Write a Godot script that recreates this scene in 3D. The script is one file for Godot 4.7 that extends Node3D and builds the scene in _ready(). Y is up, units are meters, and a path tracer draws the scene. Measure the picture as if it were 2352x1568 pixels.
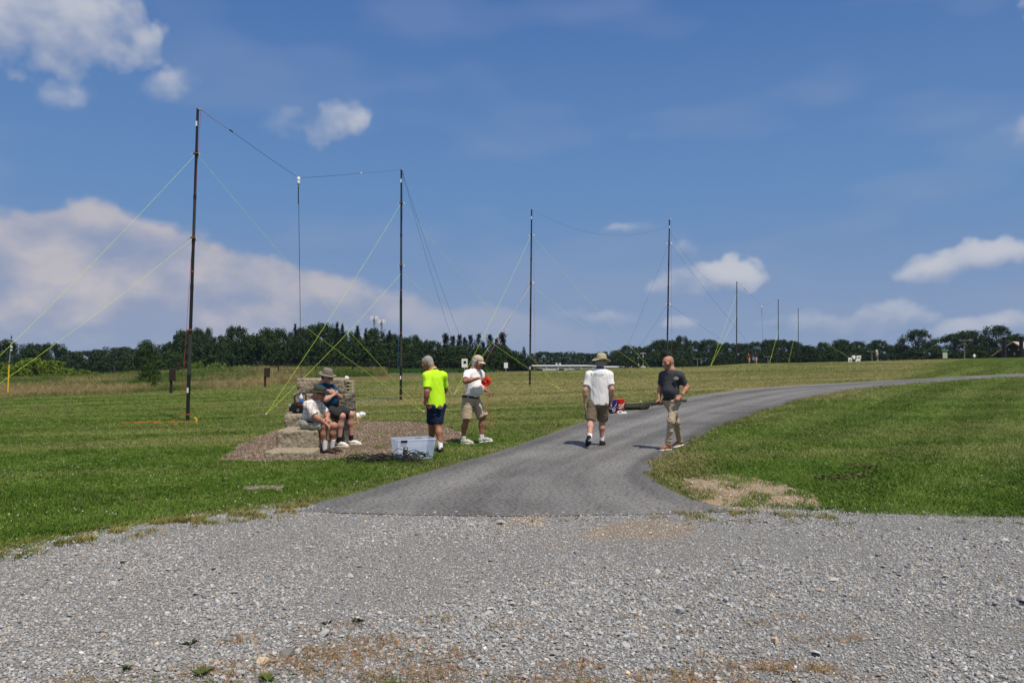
extends Node3D

const EYE := Vector3(0, 1.65, 0)
var rng := RandomNumberGenerator.new()
var noise_a := FastNoiseLite.new()
var noise_b := FastNoiseLite.new()
var noise_c := FastNoiseLite.new()
var M := {}
var used := {}

func _ready() -> void:
	rng.seed = 20817
	set_noise(noise_a, 11, 0.05, 4)
	set_noise(noise_b, 29, 0.35, 3)
	set_noise(noise_c, 47, 1.0, 3)
	camera_and_light()
	make_materials()
	build_ground()
	build_trees()
	build_far_things()
	build_masts()
	build_stones()
	build_gear()
	build_people()
	build_gravel_and_grass()

func set_noise(n: FastNoiseLite, s: int, f: float, o: int) -> void:
	n.seed = s
	n.noise_type = FastNoiseLite.TYPE_SIMPLEX_SMOOTH
	n.frequency = f
	n.fractal_octaves = o

# ---------------------------------------------------------------- camera, sky, sun
func camera_and_light() -> void:
	var cam := Camera3D.new()
	cam.name = "camera"
	cam.position = EYE
	cam.rotation.x = atan(44.0 / 1800.0)
	cam.fov = rad_to_deg(2.0 * atan(784.0 / 1800.0))
	cam.near = 0.1
	cam.far = 4000.0
	add_child(cam)
	cam.current = true
	var sun := DirectionalLight3D.new()
	sun.name = "sun"
	sun.light_color = Color(1.0, 0.955, 0.88)
	sun.light_energy = 1.5
	sun.light_angular_distance = 0.55
	sun.shadow_enabled = true
	add_child(sun)
	sun.look_at_from_position(Vector3.ZERO, -Vector3(0.26, 0.90, 0.35), Vector3.UP)
	var env := Environment.new()
	env.background_mode = Environment.BG_SKY
	env.tonemap_mode = Environment.TONE_MAPPER_LINEAR
	env.tonemap_exposure = 1.0
	env.sdfgi_enabled = true
	env.ssao_enabled = true
	env.ssil_enabled = true
	env.fog_enabled = true
	env.fog_density = 0.00010
	env.fog_light_color = Color(0.72, 0.82, 0.95)
	var pan := PanoramaSkyMaterial.new()
	pan.panorama = ImageTexture.create_from_image(sky_picture())
	pan.energy_multiplier = 1.0
	var sky := Sky.new()
	sky.sky_material = pan
	env.sky = sky
	var we := WorldEnvironment.new()
	we.name = "world"
	we.environment = env
	add_child(we)

const BANK := [Vector2(-36, -1), Vector2(-22, 6.5), Vector2(-10, 8.4), Vector2(-3, 9.3), Vector2(0, 10.0), Vector2(3, 9.9), Vector2(5, 9.2), Vector2(8, 8.6), Vector2(11, 7.6), Vector2(13.5, 7.2), Vector2(17, 5.9), Vector2(21, 4.7), Vector2(26, 4.4), Vector2(32, 3.4), Vector2(36, 2)]
# clouds: azimuth and height in degrees, half width, half height, thickness, softness
var clouds := []
func cloud(u: float, v: float, ru: float, rv: float, a: float, tilt := 0.0) -> void:
	# written down in 1/1800 radian steps measured from straight ahead and from the horizon
	var far := Vector2(1800.0, u - 1176.0).length()
	var k := 57.2958 / far
	clouds.append([atan((u - 1176.0) / 1800.0) * 57.2958, atan((828.0 - v) / far) * 57.2958, ru * k * 0.9, rv * k, a, tilt])

func sky_picture() -> Image:
	cloud(0, 30, 260, 110, 1.1)
	cloud(215, 55, 120, 58, 0.8)
	cloud(120, 85, 120, 42, 0.4)
	cloud(300, 5, 90, 22, 0.3)
	cloud(145, 218, 62, 34, 0.26, 0.3)
	cloud(370, 200, 66, 36, 0.36, 0.75)
	cloud(550, 115, 45, 28, 0.1)
	cloud(650, 290, 52, 40, 0.3)
	cloud(768, 282, 60, 44, 0.78, 0.35)
	cloud(1465, 308, 34, 12, 0.16)
	cloud(1625, 642, 108, 36, 0.9, 0.1)
	cloud(1680, 635, 62, 36, 0.75)
	cloud(1540, 665, 50, 18, 0.5)
	cloud(1570, 577, 46, 22, 0.22)
	cloud(1450, 522, 70, 12, 0.22)
	cloud(2200, 606, 110, 32, 0.65, 0.25)
	cloud(2290, 585, 84, 32, 0.6)
	cloud(2150, 628, 70, 22, 0.5, 0.3)
	cloud(2350, 310, 46, 40, 0.45)
	cloud(1400, 730, 50, 19, 0.75)
	cloud(1310, 722, 70, 18, 0.4)
	cloud(1560, 745, 40, 16, 0.4)
	cloud(1870, 748, 74, 30, 0.66)
	cloud(1960, 752, 64, 28, 0.55)
	cloud(2058, 722, 72, 28, 0.75)
	cloud(2120, 735, 40, 16, 0.4)
	cloud(2240, 752, 92, 22, 0.55, 0.3)
	cloud(2340, 745, 50, 22, 0.45)
	cloud(1730, 745, 46, 12, 0.32)
	cloud(130, 690, 62, 36, 0.5, 0.4)
	cloud(200, 745, 52, 20, 0.3)
	# the same sort of sky goes on all round
	var r := RandomNumberGenerator.new()
	r.seed = 5
	for i in 130:
		var az := r.randf_range(38.0, 322.0)
		var el := 2.0 + 62.0 * pow(r.randf(), 1.8)
		var s := r.randf_range(0.6, 1.0) * (1.6 + el * 0.16)
		for j in 3:
			clouds.append([wrapf(az + r.randf_range(-1.4, 1.4) * s, -180, 180), el + r.randf_range(-0.3, 0.3) * s, s * r.randf_range(0.9, 1.6) / cos(deg_to_rad(el)), s * r.randf_range(0.45, 0.7), r.randf_range(0.4, 0.9), r.randf_range(-0.2, 0.3)])
	var whole := sky_part(1024, 0, 1024, 0, 512)
	whole.resize(4096, 2048, Image.INTERPOLATE_CUBIC)
	var fine := sky_part(4096, 1610, 2486, 690, 1030)
	whole.blit_rect(fine, Rect2i(0, 0, fine.get_width(), fine.get_height()), Vector2i(1610, 690))
	# straight ahead (-z) belongs at the picture's left edge
	var turned := Image.create(4096, 2048, false, Image.FORMAT_RGBF)
	turned.blit_rect(whole, Rect2i(2048, 0, 2048, 2048), Vector2i(0, 0))
	turned.blit_rect(whole, Rect2i(0, 0, 2048, 2048), Vector2i(2048, 0))
	return turned

func sky_part(w: int, x0: int, x1: int, y0: int, y1: int) -> Image:
	var nw := x1 - x0
	var nh := y1 - y0
	var per := 360.0 / w
	var thick := PackedFloat32Array()
	thick.resize(nw * nh)
	var lit := PackedFloat32Array()
	lit.resize(nw * nh)
	var warp := FastNoiseLite.new()
	set_noise(warp, 55, 0.3, 4)
	for c in clouds:
		for side in [-360.0, 0.0, 360.0]:
			var ca: float = c[0] + side
			var ce: float = c[1]
			var rx: float = c[2]
			var ry: float = c[3]
			var a: float = c[4]
			var tl: float = c[5]
			var ax := maxi(0, int((ca - 1.9 * rx + 180.0) / per) - x0)
			var bx := mini(nw - 1, int((ca + 1.9 * rx + 180.0) / per) - x0)
			var reach: float = 1.9 * ry + absf(tl) * rx
			var ay := maxi(0, int((90.0 - ce - reach) / per) - y0)
			var by := mini(nh - 1, int((90.0 - ce + reach) / per) - y0)
			for y in range(ay, by + 1):
				var el := 90.0 - (y + y0 + 0.5) * per
				for x in range(ax, bx + 1):
					var az := (x + x0 + 0.5) * per - 180.0
					var wx := warp.get_noise_2d(az * 1.3, el * 1.3) * 0.4
					var wy := warp.get_noise_2d(az * 1.3 + 90.0, el * 1.3) * 0.55
					var dx := (az - ca) / rx + wx
					var dy := (el - ce - tl * (az - ca) * 0.6) / ry + wy
					if dy < 0.0:
						dy *= 1.35
					var q := dx * dx + dy * dy
					if q < 2.38:
						var s := (1.0 - q * 0.42) * a
						var i := y * nw + x
						thick[i] += s
						lit[i] += s * (0.5 + 0.5 * clampf(dy + 0.2, -1.0, 1.0))
	var n := FastNoiseLite.new()
	set_noise(n, 77, 0.16, 6)
	var n2 := FastNoiseLite.new()
	set_noise(n2, 78, 0.05, 3)
	var top := Color(0.066, 0.160, 0.415)
	var mid := Color(0.132, 0.262, 0.505)
	var low := Color(0.26, 0.34, 0.50)
	var zen := Color(0.045, 0.125, 0.37)
	var bright := Color(0.56, 0.575, 0.63)
	var dim := Color(0.335, 0.385, 0.52)
	var out := PackedFloat32Array()
	out.resize(nw * nh * 3)
	for y in nh:
		var el := 90.0 - (y + y0 + 0.5) * per
		if el < -1.0:
			for x in nw:
				var k := (y * nw + x) * 3
				out[k] = 0.16; out[k + 1] = 0.18; out[k + 2] = 0.14
			continue
		var base: Color
		if el < 12.0:
			base = low.lerp(mid, smoothstep(-1.0, 13.0, el))
		elif el < 27.0:
			base = mid.lerp(top, smoothstep(8.0, 27.0, el) if false else (el - 12.0) / 15.0)
		else:
			base = top.lerp(zen, clampf((el - 27.0) / 50.0, 0, 1))
		for x in nw:
			var az := (x + x0 + 0.5) * per - 180.0
			var i := y * nw + x
			var ca := cos(deg_to_rad(az)) * 57.3
			var sa := sin(deg_to_rad(az)) * 57.3
			var f := n.get_noise_3d(sa, el * 1.5, ca)
			var g := n2.get_noise_3d(sa, el * 3.0, ca)
			# thin streaks high up, a bank of old thunder cloud low on the left
			var c := base.lerp(dim, clampf((g * 1.2 - 0.05) * 0.35, 0.0, 0.16))
			var d := thick[i]
			if d > 0.0:
				var up := lit[i] / d
				d = 1.0 - exp(-d * 1.25)
				var m := smoothstep(0.06, lerpf(1.0, 0.78, up), d + f * 0.5 * smoothstep(0.0, 0.3, d)) * smoothstep(0.0, 0.22, d)
				var sh := clampf(up + f * 0.5, 0.0, 1.0)
				var cc := dim.lerp(bright, sh * sh * (3.0 - 2.0 * sh))
				if el < 6.0:
					cc = cc.lerp(low, (6.0 - el) * 0.06)
				c = c.lerp(cc, m * 0.88)
			for bank in 3:
				var mid_az: float = [-30.0, 95.0, 205.0][bank]
				var ba := wrapf(az - mid_az, -180, 180)
				if absf(ba) < 36.0:
					var edge := -3.0
					for s in BANK.size() - 1:
						if ba >= BANK[s].x and ba < BANK[s + 1].x:
							edge = lerpf(BANK[s].y, BANK[s + 1].y, (ba - BANK[s].x) / (BANK[s + 1].x - BANK[s].x))
							break
					edge += f * 1.3
					var t := el - edge
					if t < 0.6:
						var m := smoothstep(0.45, -0.5, t) * (1.0 - 0.75 * smoothstep(12.0, 34.0, ba))
						var patchy := clampf(0.55 + f * 0.9 + g * 0.5 + 0.55 * smoothstep(-3.6, -0.2, t), 0.0, 1.0)
						var cc := Color(0.335, 0.355, 0.465).lerp(Color(0.515, 0.49, 0.525), clampf(patchy * 1.2 - 0.35 + 0.4 * f, 0, 1))
						c = c.lerp(cc, m * (0.4 + 0.5 * patchy) * smoothstep(-1.0, 4.0, el))
			var k := i * 3
			out[k] = c.r; out[k + 1] = c.g; out[k + 2] = c.b
	return Image.create_from_data(nw, nh, false, Image.FORMAT_RGBF, out.to_byte_array())

# ---------------------------------------------------------------- helpers
func numbered(called: String) -> String:
	used[called] = used.get(called, -1) + 1
	return called if used[called] == 0 else "%s_%03d" % [called, used[called]]

func tag(o: Node, label: String, category := "", group := "", kind := "") -> void:
	o.set_meta("label", label)
	if category != "":
		o.set_meta("category", category)
	if group != "":
		o.set_meta("group", group)
	if kind != "":
		o.set_meta("kind", kind)

func thing(called: String, label: String, category: String, at := Vector3.ZERO, turn := 0.0, group := "") -> Node3D:
	var o := Node3D.new()
	o.name = numbered(called)
	add_child(o)
	o.position = at
	o.rotation.y = turn
	tag(o, label, category, group)
	return o

func part(called: String, mesh: Mesh, m: Material, parent: Node) -> MeshInstance3D:
	var o := MeshInstance3D.new()
	o.name = called if parent != self else numbered(called)
	o.mesh = mesh
	o.material_override = m
	parent.add_child(o, true)
	return o

func structure(called: String, mesh: Mesh, m: Material) -> MeshInstance3D:
	var o := part(called, mesh, m, self)
	o.set_meta("kind", "structure")
	return o

func srgb(c: Color) -> Color:
	return c.linear_to_srgb()

func mat(c: Color, rough := 0.8, tex: Texture2D = null, scale := 1.0, world := false) -> StandardMaterial3D:
	var m := StandardMaterial3D.new()
	m.albedo_color = srgb(c)
	m.roughness = rough
	m.metallic_specular = 0.35
	if tex:
		m.albedo_texture = tex
		m.uv1_triplanar = true
		m.uv1_world_triplanar = world
		m.uv1_scale = Vector3.ONE * scale
	return m

func grain(s: int, freq: float, octaves: int, lo: Color, hi: Color, size := 256, power := 1.0, kind := FastNoiseLite.TYPE_SIMPLEX_SMOOTH, contrast := 1.0) -> ImageTexture:
	var n := FastNoiseLite.new()
	n.seed = s
	n.noise_type = kind
	n.frequency = freq
	n.fractal_octaves = octaves
	var im := n.get_seamless_image(size, size)
	im.convert(Image.FORMAT_L8)
	var d := im.get_data()
	var table := PackedByteArray()
	for i in 256:
		var c := srgb(lo.lerp(hi, pow(clampf((i / 255.0 - 0.5) * contrast + 0.5, 0.0, 1.0), power)))
		table.append(int(clampf(c.r, 0, 1) * 255)); table.append(int(clampf(c.g, 0, 1) * 255)); table.append(int(clampf(c.b, 0, 1) * 255))
	var o := PackedByteArray()
	o.resize(d.size() * 3)
	for i in d.size():
		var k := d[i] * 3
		o[i * 3] = table[k]; o[i * 3 + 1] = table[k + 1]; o[i * 3 + 2] = table[k + 2]
	return ImageTexture.create_from_image(Image.create_from_data(size, size, false, Image.FORMAT_RGB8, o))

func relief(s: int, freq: float, octaves: int, size := 256, kind := FastNoiseLite.TYPE_SIMPLEX_SMOOTH) -> ImageTexture:
	var n := FastNoiseLite.new()
	n.seed = s
	n.noise_type = kind
	n.frequency = freq
	n.fractal_octaves = octaves
	return ImageTexture.create_from_image(n.get_seamless_image(size, size))

func bumpy(m: StandardMaterial3D, t: Texture2D, cm: float) -> StandardMaterial3D:
	m.heightmap_enabled = true
	m.heightmap_texture = t
	m.heightmap_scale = cm
	return m

func surf() -> SurfaceTool:
	var st := SurfaceTool.new()
	st.begin(Mesh.PRIMITIVE_TRIANGLES)
	return st

func quad(st: SurfaceTool, a: Vector3, b: Vector3, c: Vector3, d: Vector3) -> void:
	# a b c d run clockwise seen from the front
	st.add_vertex(a); st.add_vertex(b); st.add_vertex(c)
	st.add_vertex(a); st.add_vertex(c); st.add_vertex(d)

func finish(st: SurfaceTool, smooth := false) -> ArrayMesh:
	if smooth:
		st.index()
	st.generate_normals()
	return st.commit()

# a box with chamfered edges, from its middle
func box(st: SurfaceTool, mid: Vector3, size: Vector3, bevel := 0.0, b := Basis()) -> void:
	var h := size * 0.5
	var e := minf(bevel, minf(h.x, minf(h.y, h.z)) * 0.9)
	st.set_smooth_group(-1)
	var P := func(x: float, y: float, z: float) -> Vector3: return mid + b * Vector3(x, y, z)
	var i := h - Vector3.ONE * e
	for s in [-1.0, 1.0]:
		face(st, mid, P.call(s * h.x, -i.y, -i.z), P.call(s * h.x, i.y, -i.z), P.call(s * h.x, i.y, i.z), P.call(s * h.x, -i.y, i.z))
		face(st, mid, P.call(-i.x, s * h.y, -i.z), P.call(i.x, s * h.y, -i.z), P.call(i.x, s * h.y, i.z), P.call(-i.x, s * h.y, i.z))
		face(st, mid, P.call(-i.x, -i.y, s * h.z), P.call(i.x, -i.y, s * h.z), P.call(i.x, i.y, s * h.z), P.call(-i.x, i.y, s * h.z))
	if e > 0.0:
		for s in [-1.0, 1.0]:
			for t in [-1.0, 1.0]:
				face(st, mid, P.call(s * h.x, t * i.y, -i.z), P.call(s * i.x, t * h.y, -i.z), P.call(s * i.x, t * h.y, i.z), P.call(s * h.x, t * i.y, i.z))
				face(st, mid, P.call(s * h.x, -i.y, t * i.z), P.call(s * i.x, -i.y, t * h.z), P.call(s * i.x, i.y, t * h.z), P.call(s * h.x, i.y, t * i.z))
				face(st, mid, P.call(-i.x, s * h.y, t * i.z), P.call(-i.x, s * i.y, t * h.z), P.call(i.x, s * i.y, t * h.z), P.call(i.x, s * h.y, t * i.z))
				for w in [-1.0, 1.0]:
					tri(st, mid, P.call(s * h.x, t * i.y, w * i.z), P.call(s * i.x, t * h.y, w * i.z), P.call(s * i.x, t * i.y, w * h.z))

func face(st: SurfaceTool, mid: Vector3, a: Vector3, b: Vector3, c: Vector3, d: Vector3) -> void:
	tri(st, mid, a, b, c)
	tri(st, mid, a, c, d)

# a triangle whose front looks away from mid
func tri(st: SurfaceTool, mid: Vector3, a: Vector3, b: Vector3, c: Vector3) -> void:
	if (b - a).cross(c - a).dot((a + b + c) / 3.0 - mid) > 0.0:
		st.add_vertex(a); st.add_vertex(c); st.add_vertex(b)
	else:
		st.add_vertex(a); st.add_vertex(b); st.add_vertex(c)

# a round tube along points, one radius per point
func tube(st: SurfaceTool, pts: Array, radii: Array, sides := 8, caps := true) -> void:
	st.set_smooth_group(0)
	var rings := []
	var side := Vector3.ZERO
	for i in pts.size():
		var dir: Vector3 = (pts[mini(i + 1, pts.size() - 1)] - pts[maxi(i - 1, 0)]).normalized()
		if side == Vector3.ZERO:
			side = dir.cross(Vector3.UP if absf(dir.y) < 0.9 else Vector3.RIGHT).normalized()
		side = (side - dir * side.dot(dir)).normalized()
		var up := dir.cross(side)
		var ring := []
		var r: float = radii[mini(i, radii.size() - 1)]
		for k in sides:
			var a := TAU * k / sides
			ring.append(pts[i] + (side * cos(a) + up * sin(a)) * r)
		rings.append(ring)
	for i in pts.size() - 1:
		for k in sides:
			var n := (k + 1) % sides
			quad(st, rings[i][k], rings[i][n], rings[i + 1][n], rings[i + 1][k])
	if caps:
		st.set_smooth_group(-1)
		for k in sides:
			var n := (k + 1) % sides
			st.add_vertex(pts[0]); st.add_vertex(rings[0][n]); st.add_vertex(rings[0][k])
			st.add_vertex(pts[-1]); st.add_vertex(rings[-1][k]); st.add_vertex(rings[-1][n])

func rod(a: Vector3, b: Vector3, r: float, r2 := -1.0, sides := 8) -> ArrayMesh:
	var st := surf()
	tube(st, [a, b], [r, r if r2 < 0.0 else r2], sides)
	return finish(st)

# a shape turned round the y axis: profile of (radius, height)
func lathe(st: SurfaceTool, profile: Array, sides := 20, mid := Vector3.ZERO, b := Basis()) -> void:
	st.set_smooth_group(0)
	for i in profile.size() - 1:
		for k in sides:
			var a := TAU * k / sides
			var c := TAU * (k + 1) / sides
			var p: Vector2 = profile[i]
			var q: Vector2 = profile[i + 1]
			quad(st, mid + b * Vector3(p.x * cos(a), p.y, p.x * sin(a)), mid + b * Vector3(q.x * cos(a), q.y, q.x * sin(a)), mid + b * Vector3(q.x * cos(c), q.y, q.x * sin(c)), mid + b * Vector3(p.x * cos(c), p.y, p.x * sin(c)))

func smooth_path(pts: Array, per := 6) -> Array:
	var c := Curve3D.new()
	for i in pts.size():
		var t: Vector3 = (pts[mini(i + 1, pts.size() - 1)] - pts[maxi(i - 1, 0)]) / 6.0
		c.add_point(pts[i], -t, t)
	var out := []
	for i in pts.size() - 1:
		for k in per:
			out.append(c.sample(i, float(k) / per))
	out.append(pts[-1])
	return out

func rope_points(a: Vector3, b: Vector3, sag: float, n := 14) -> Array:
	var out := []
	for i in n + 1:
		var t := float(i) / n
		out.append(a.lerp(b, t) + Vector3.DOWN * sag * 4.0 * t * (1.0 - t))
	return out

func multi(called: String, mesh: Mesh, m: Material, buf: PackedFloat32Array, parent: Node) -> MultiMeshInstance3D:
	var mm := MultiMesh.new()
	mm.transform_format = MultiMesh.TRANSFORM_3D
	mm.use_colors = true
	mm.mesh = mesh
	mm.instance_count = buf.size() / 16
	mm.buffer = buf
	var o := MultiMeshInstance3D.new()
	o.multimesh = mm
	o.name = called if parent != self else numbered(called)
	o.material_override = m
	parent.add_child(o, true)
	return o

func put(buf: PackedFloat32Array, b: Basis, p: Vector3, c: Color) -> void:
	buf.append_array(PackedFloat32Array([b.x.x, b.y.x, b.z.x, p.x, b.x.y, b.y.y, b.z.y, p.y, b.x.z, b.y.z, b.z.z, p.z, c.r, c.g, c.b, 1.0]))

# ---------------------------------------------------------------- materials
func make_materials() -> void:
	var W := Color(1, 1, 1)
	var mottle := grain(3, 0.02, 5, Color(0.72, 0.72, 0.72), W)
	var speck := grain(4, 0.16, 2, Color(0.45, 0.45, 0.45), W, 256, 0.8)
	var cloth := grain(5, 0.09, 4, Color(0.86, 0.86, 0.86), W)
	M.mottle = mottle; M.speck = speck; M.cloth = cloth
	var g := mat(W, 0.95, grain(6, 0.05, 5, Color(0.5, 0.5, 0.45), Color(1.1, 1.1, 1.0), 512), 0.55, true)
	g.vertex_color_use_as_albedo = true
	M.ground = bumpy(g, relief(7, 0.09, 4), 2.5)
	var gr := mat(Color(0.225, 0.225, 0.226), 0.95, grain(8, 0.11, 4, Color(0.42, 0.42, 0.42), Color(1.15, 1.14, 1.12), 512, 1.0, FastNoiseLite.TYPE_CELLULAR), 0.9, true)
	M.gravel_bed = bumpy(gr, relief(9, 0.14, 3), 1.2)
	var asph := mat(W, 0.9, grain(10, 0.035, 5, Color(0.5, 0.5, 0.5), Color(1.5, 1.49, 1.47), 1024, 1.0, FastNoiseLite.TYPE_SIMPLEX_SMOOTH, 2.0), 0.4, true)
	asph.vertex_color_use_as_albedo = true
	M.asphalt = bumpy(asph, relief(12, 0.3, 2), 0.5)
	var mu := mat(Color(0.16, 0.112, 0.075), 0.95, speck, 1.3, true)
	M.mulch_bed = bumpy(mu, relief(13, 0.15, 3), 1.5)
	M.soil = bumpy(mat(Color(0.37, 0.28, 0.18), 0.95, speck, 0.9, true), relief(14, 0.12, 4), 1.5)
	var leaf := mat(W, 0.75)
	leaf.vertex_color_use_as_albedo = true
	leaf.backlight_enabled = true
	leaf.backlight = Color(0.25, 0.3, 0.12)
	leaf.metallic_specular = 0.25
	M.leaf = leaf
	var grass := mat(W, 0.7)
	grass.vertex_color_use_as_albedo = true
	grass.backlight_enabled = true
	grass.backlight = Color(0.3, 0.35, 0.15)
	grass.metallic_specular = 0.3
	M.grass = grass
	var st := mat(W, 0.92)
	st.vertex_color_use_as_albedo = true
	st.metallic_specular = 0.15
	M.stone_bits = st
	M.bark = bumpy(mat(Color(0.075, 0.06, 0.048), 0.95, mottle, 1.5), relief(15, 0.08, 4), 2.0)
	var sand := mat(Color(0.36, 0.315, 0.245), 0.93, grain(16, 0.035, 6, Color(0.32, 0.31, 0.29), Color(1.1, 1.08, 1.02), 512, 0.8), 0.9)
	M.sandstone = bumpy(sand, relief(17, 0.06, 5), 1.4)
	M.sandstone_dark = bumpy(mat(Color(0.27, 0.25, 0.215), 0.95, grain(18, 0.03, 6, Color(0.2, 0.2, 0.2), Color(1.25, 1.2, 1.1), 512, 1.2), 0.9), relief(19, 0.06, 5), 2.4)
	M.sandstone_gold = bumpy(mat(Color(0.48, 0.37, 0.2), 0.93, grain(20, 0.035, 5, Color(0.4, 0.36, 0.3), Color(1.1, 1.08, 1.02)), 1.2), relief(21, 0.07, 4), 2.0)
	M.mast = mat(Color(0.018, 0.022, 0.02), 0.5, mottle, 2.0)
	M.mast_grey = mat(Color(0.05, 0.055, 0.05), 0.5, mottle, 2.0)
	M.collar = mat(Color(0.25, 0.12, 0.06), 0.7)
	M.steel = mat(Color(0.55, 0.56, 0.57), 0.35)
	M.steel.metallic = 0.7
	M.tape_orange = mat(Color(0.5, 0.09, 0.025), 0.6)
	M.white = mat(Color(0.78, 0.78, 0.77), 0.55)
	M.lime_rope = mat(Color(0.52, 0.72, 0.06), 0.7)
	M.dark_rope = mat(Color(0.035, 0.035, 0.04), 0.7)
	M.red_rope = mat(Color(0.42, 0.05, 0.05), 0.7)
	M.black = mat(Color(0.015, 0.015, 0.016), 0.55)
	M.black_cloth = mat(Color(0.012, 0.012, 0.014), 0.9, cloth, 6.0)
	M.skin = mat(Color(0.42, 0.215, 0.15), 0.55, grain(22, 0.03, 4, Color(0.85, 0.8, 0.78), Color(1.05, 1.03, 1.02)), 4.0)
	M.skin_pale = mat(Color(0.50, 0.29, 0.225), 0.55, grain(22, 0.03, 4, Color(0.85, 0.8, 0.78), Color(1.05, 1.03, 1.02)), 4.0)
	M.skin_tan = mat(Color(0.33, 0.155, 0.10), 0.55, grain(22, 0.03, 4, Color(0.8, 0.76, 0.74), Color(1.05, 1.03, 1.02)), 4.0)
	for k in ["skin", "skin_pale", "skin_tan"]:
		M[k].subsurf_scatter_enabled = true
		M[k].subsurf_scatter_strength = 0.08
	M.tee_white = mat(Color(0.80, 0.80, 0.81), 0.9, cloth, 5.0)
	M.tee_lime = mat(Color(0.55, 0.96, 0.025), 0.85, cloth, 5.0)
	M.tee_grey = mat(Color(0.05, 0.052, 0.062), 0.9, cloth, 5.0)
	M.tee_blue = mat(Color(0.008, 0.052, 0.105), 0.9, cloth, 5.0)
	M.khaki = mat(Color(0.46, 0.37, 0.265), 0.9, cloth, 5.0)
	M.khaki_dark = mat(Color(0.185, 0.145, 0.10), 0.9, cloth, 5.0)
	M.stone_cloth = mat(Color(0.36, 0.34, 0.29), 0.9, cloth, 5.0)
	M.charcoal = mat(Color(0.03, 0.029, 0.033), 0.9, cloth, 5.0)
	M.denim = mat(Color(0.010, 0.022, 0.055), 0.9, grain(23, 0.06, 4, Color(0.5, 0.5, 0.55), Color(1.3, 1.3, 1.3)), 4.0)
	M.sock_white = mat(Color(0.8, 0.8, 0.8), 0.95, cloth, 9.0)
	M.leather_tan = mat(Color(0.27, 0.095, 0.03), 0.45, mottle, 6.0)
	M.leather_brown = mat(Color(0.045, 0.028, 0.02), 0.7, mottle, 6.0)
	M.shoe_black = mat(Color(0.02, 0.02, 0.02), 0.6)
	M.shoe_grey = mat(Color(0.52, 0.5, 0.46), 0.8, cloth, 8.0)
	M.shoe_white = mat(Color(0.72, 0.7, 0.66), 0.7, cloth, 8.0)
	M.hat_khaki = mat(Color(0.43, 0.40, 0.245), 0.92, cloth, 6.0)
	M.hat_tan = mat(Color(0.47, 0.42, 0.31), 0.92, cloth, 6.0)
	M.hat_olive = mat(Color(0.20, 0.185, 0.145), 0.92, mottle, 6.0)
	M.hat_camo = mat(W, 0.92, grain(24, 0.03, 2, Color(0.012, 0.016, 0.01), Color(0.09, 0.095, 0.06), 256, 1.4), 5.0)
	M.hair_grey = mat(Color(0.36, 0.345, 0.33), 0.8, grain(25, 0.12, 3, Color(0.3, 0.3, 0.3), Color(1.2, 1.2, 1.2)), 9.0)
	M.hair_white = mat(Color(0.62, 0.6, 0.57), 0.8, cloth, 9.0)
	M.hair_dark = mat(Color(0.10, 0.075, 0.055), 0.8, mottle, 9.0)
	M.red_shirt = mat(Color(0.55, 0.012, 0.015), 0.9, cloth, 5.0)
	M.navy_shirt = mat(Color(0.012, 0.02, 0.06), 0.9, cloth, 5.0)
	M.red_cord = mat(Color(0.78, 0.03, 0.015), 0.55)
	M.orange_cord = mat(Color(0.75, 0.14, 0.03), 0.7)
	M.blue_cord = mat(Color(0.05, 0.15, 0.45), 0.7)
	M.yellow = mat(Color(0.75, 0.50, 0.03), 0.6)
	M.bucket_red = mat(Color(0.62, 0.02, 0.015), 0.4)
	M.bucket_blue = mat(Color(0.015, 0.03, 0.20), 0.4)
	M.olive_bag = mat(Color(0.034, 0.036, 0.025), 0.9, cloth, 4.0)
	M.olive_light = mat(Color(0.15, 0.14, 0.10), 0.9, cloth, 4.0)
	M.brown_board = mat(Color(0.035, 0.025, 0.022), 0.85, mottle, 2.0)
	M.shelter_wall = mat(Color(0.05, 0.04, 0.034), 0.9, mottle, 1.0)
	M.shelter_roof = mat(Color(0.52, 0.42, 0.33), 0.9, mottle, 0.6)
	M.cream_wall = mat(Color(0.62, 0.60, 0.55), 0.9, mottle, 0.2)
	M.window_dark = mat(Color(0.02, 0.022, 0.025), 0.2)
	M.pole_wood = mat(Color(0.17, 0.145, 0.12), 0.9, mottle, 1.0)
	M.sign_green = mat(Color(0.03, 0.10, 0.08), 0.6)
	M.map_paper = mat(Color(0.48, 0.53, 0.46), 0.6, grain(26, 0.03, 3, Color(0.55, 0.7, 0.5), Color(1, 1, 1)), 0.8)
	M.glass = mat(Color(0.02, 0.02, 0.022), 0.15)
	# plaid shirt: crossed bands dyed into the cloth
	var im := Image.create(128, 128, false, Image.FORMAT_RGB8)
	var bands := [[8, 12, Color(0.36, 0.28, 0.26), 0.72], [26, 4, Color(0.30, 0.30, 0.32), 0.7], [44, 12, Color(0.40, 0.33, 0.29), 0.7], [72, 4, Color(0.33, 0.30, 0.31), 0.65], [88, 12, Color(0.38, 0.3, 0.28), 0.7], [112, 3, Color(0.28, 0.28, 0.3), 0.6]]
	for y in 128:
		for x in 128:
			var c := Color(0.82, 0.80, 0.77)
			for b in bands:
				if x >= b[0] and x < b[0] + b[1]:
					c = c.lerp(b[2], b[3])
				if y >= b[0] and y < b[0] + b[1]:
					c = c.lerp(b[2], b[3] * 0.9)
			im.set_pixel(x, y, srgb(c))
	M.plaid = mat(W, 0.9, ImageTexture.create_from_image(im), 3.6)
	var tub := StandardMaterial3D.new()
	tub.albedo_color = Color(0.80, 0.87, 0.98, 0.42)
	tub.transparency = BaseMaterial3D.TRANSPARENCY_ALPHA
	tub.roughness = 0.35
	M.tub = tub
	var film := StandardMaterial3D.new()
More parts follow.
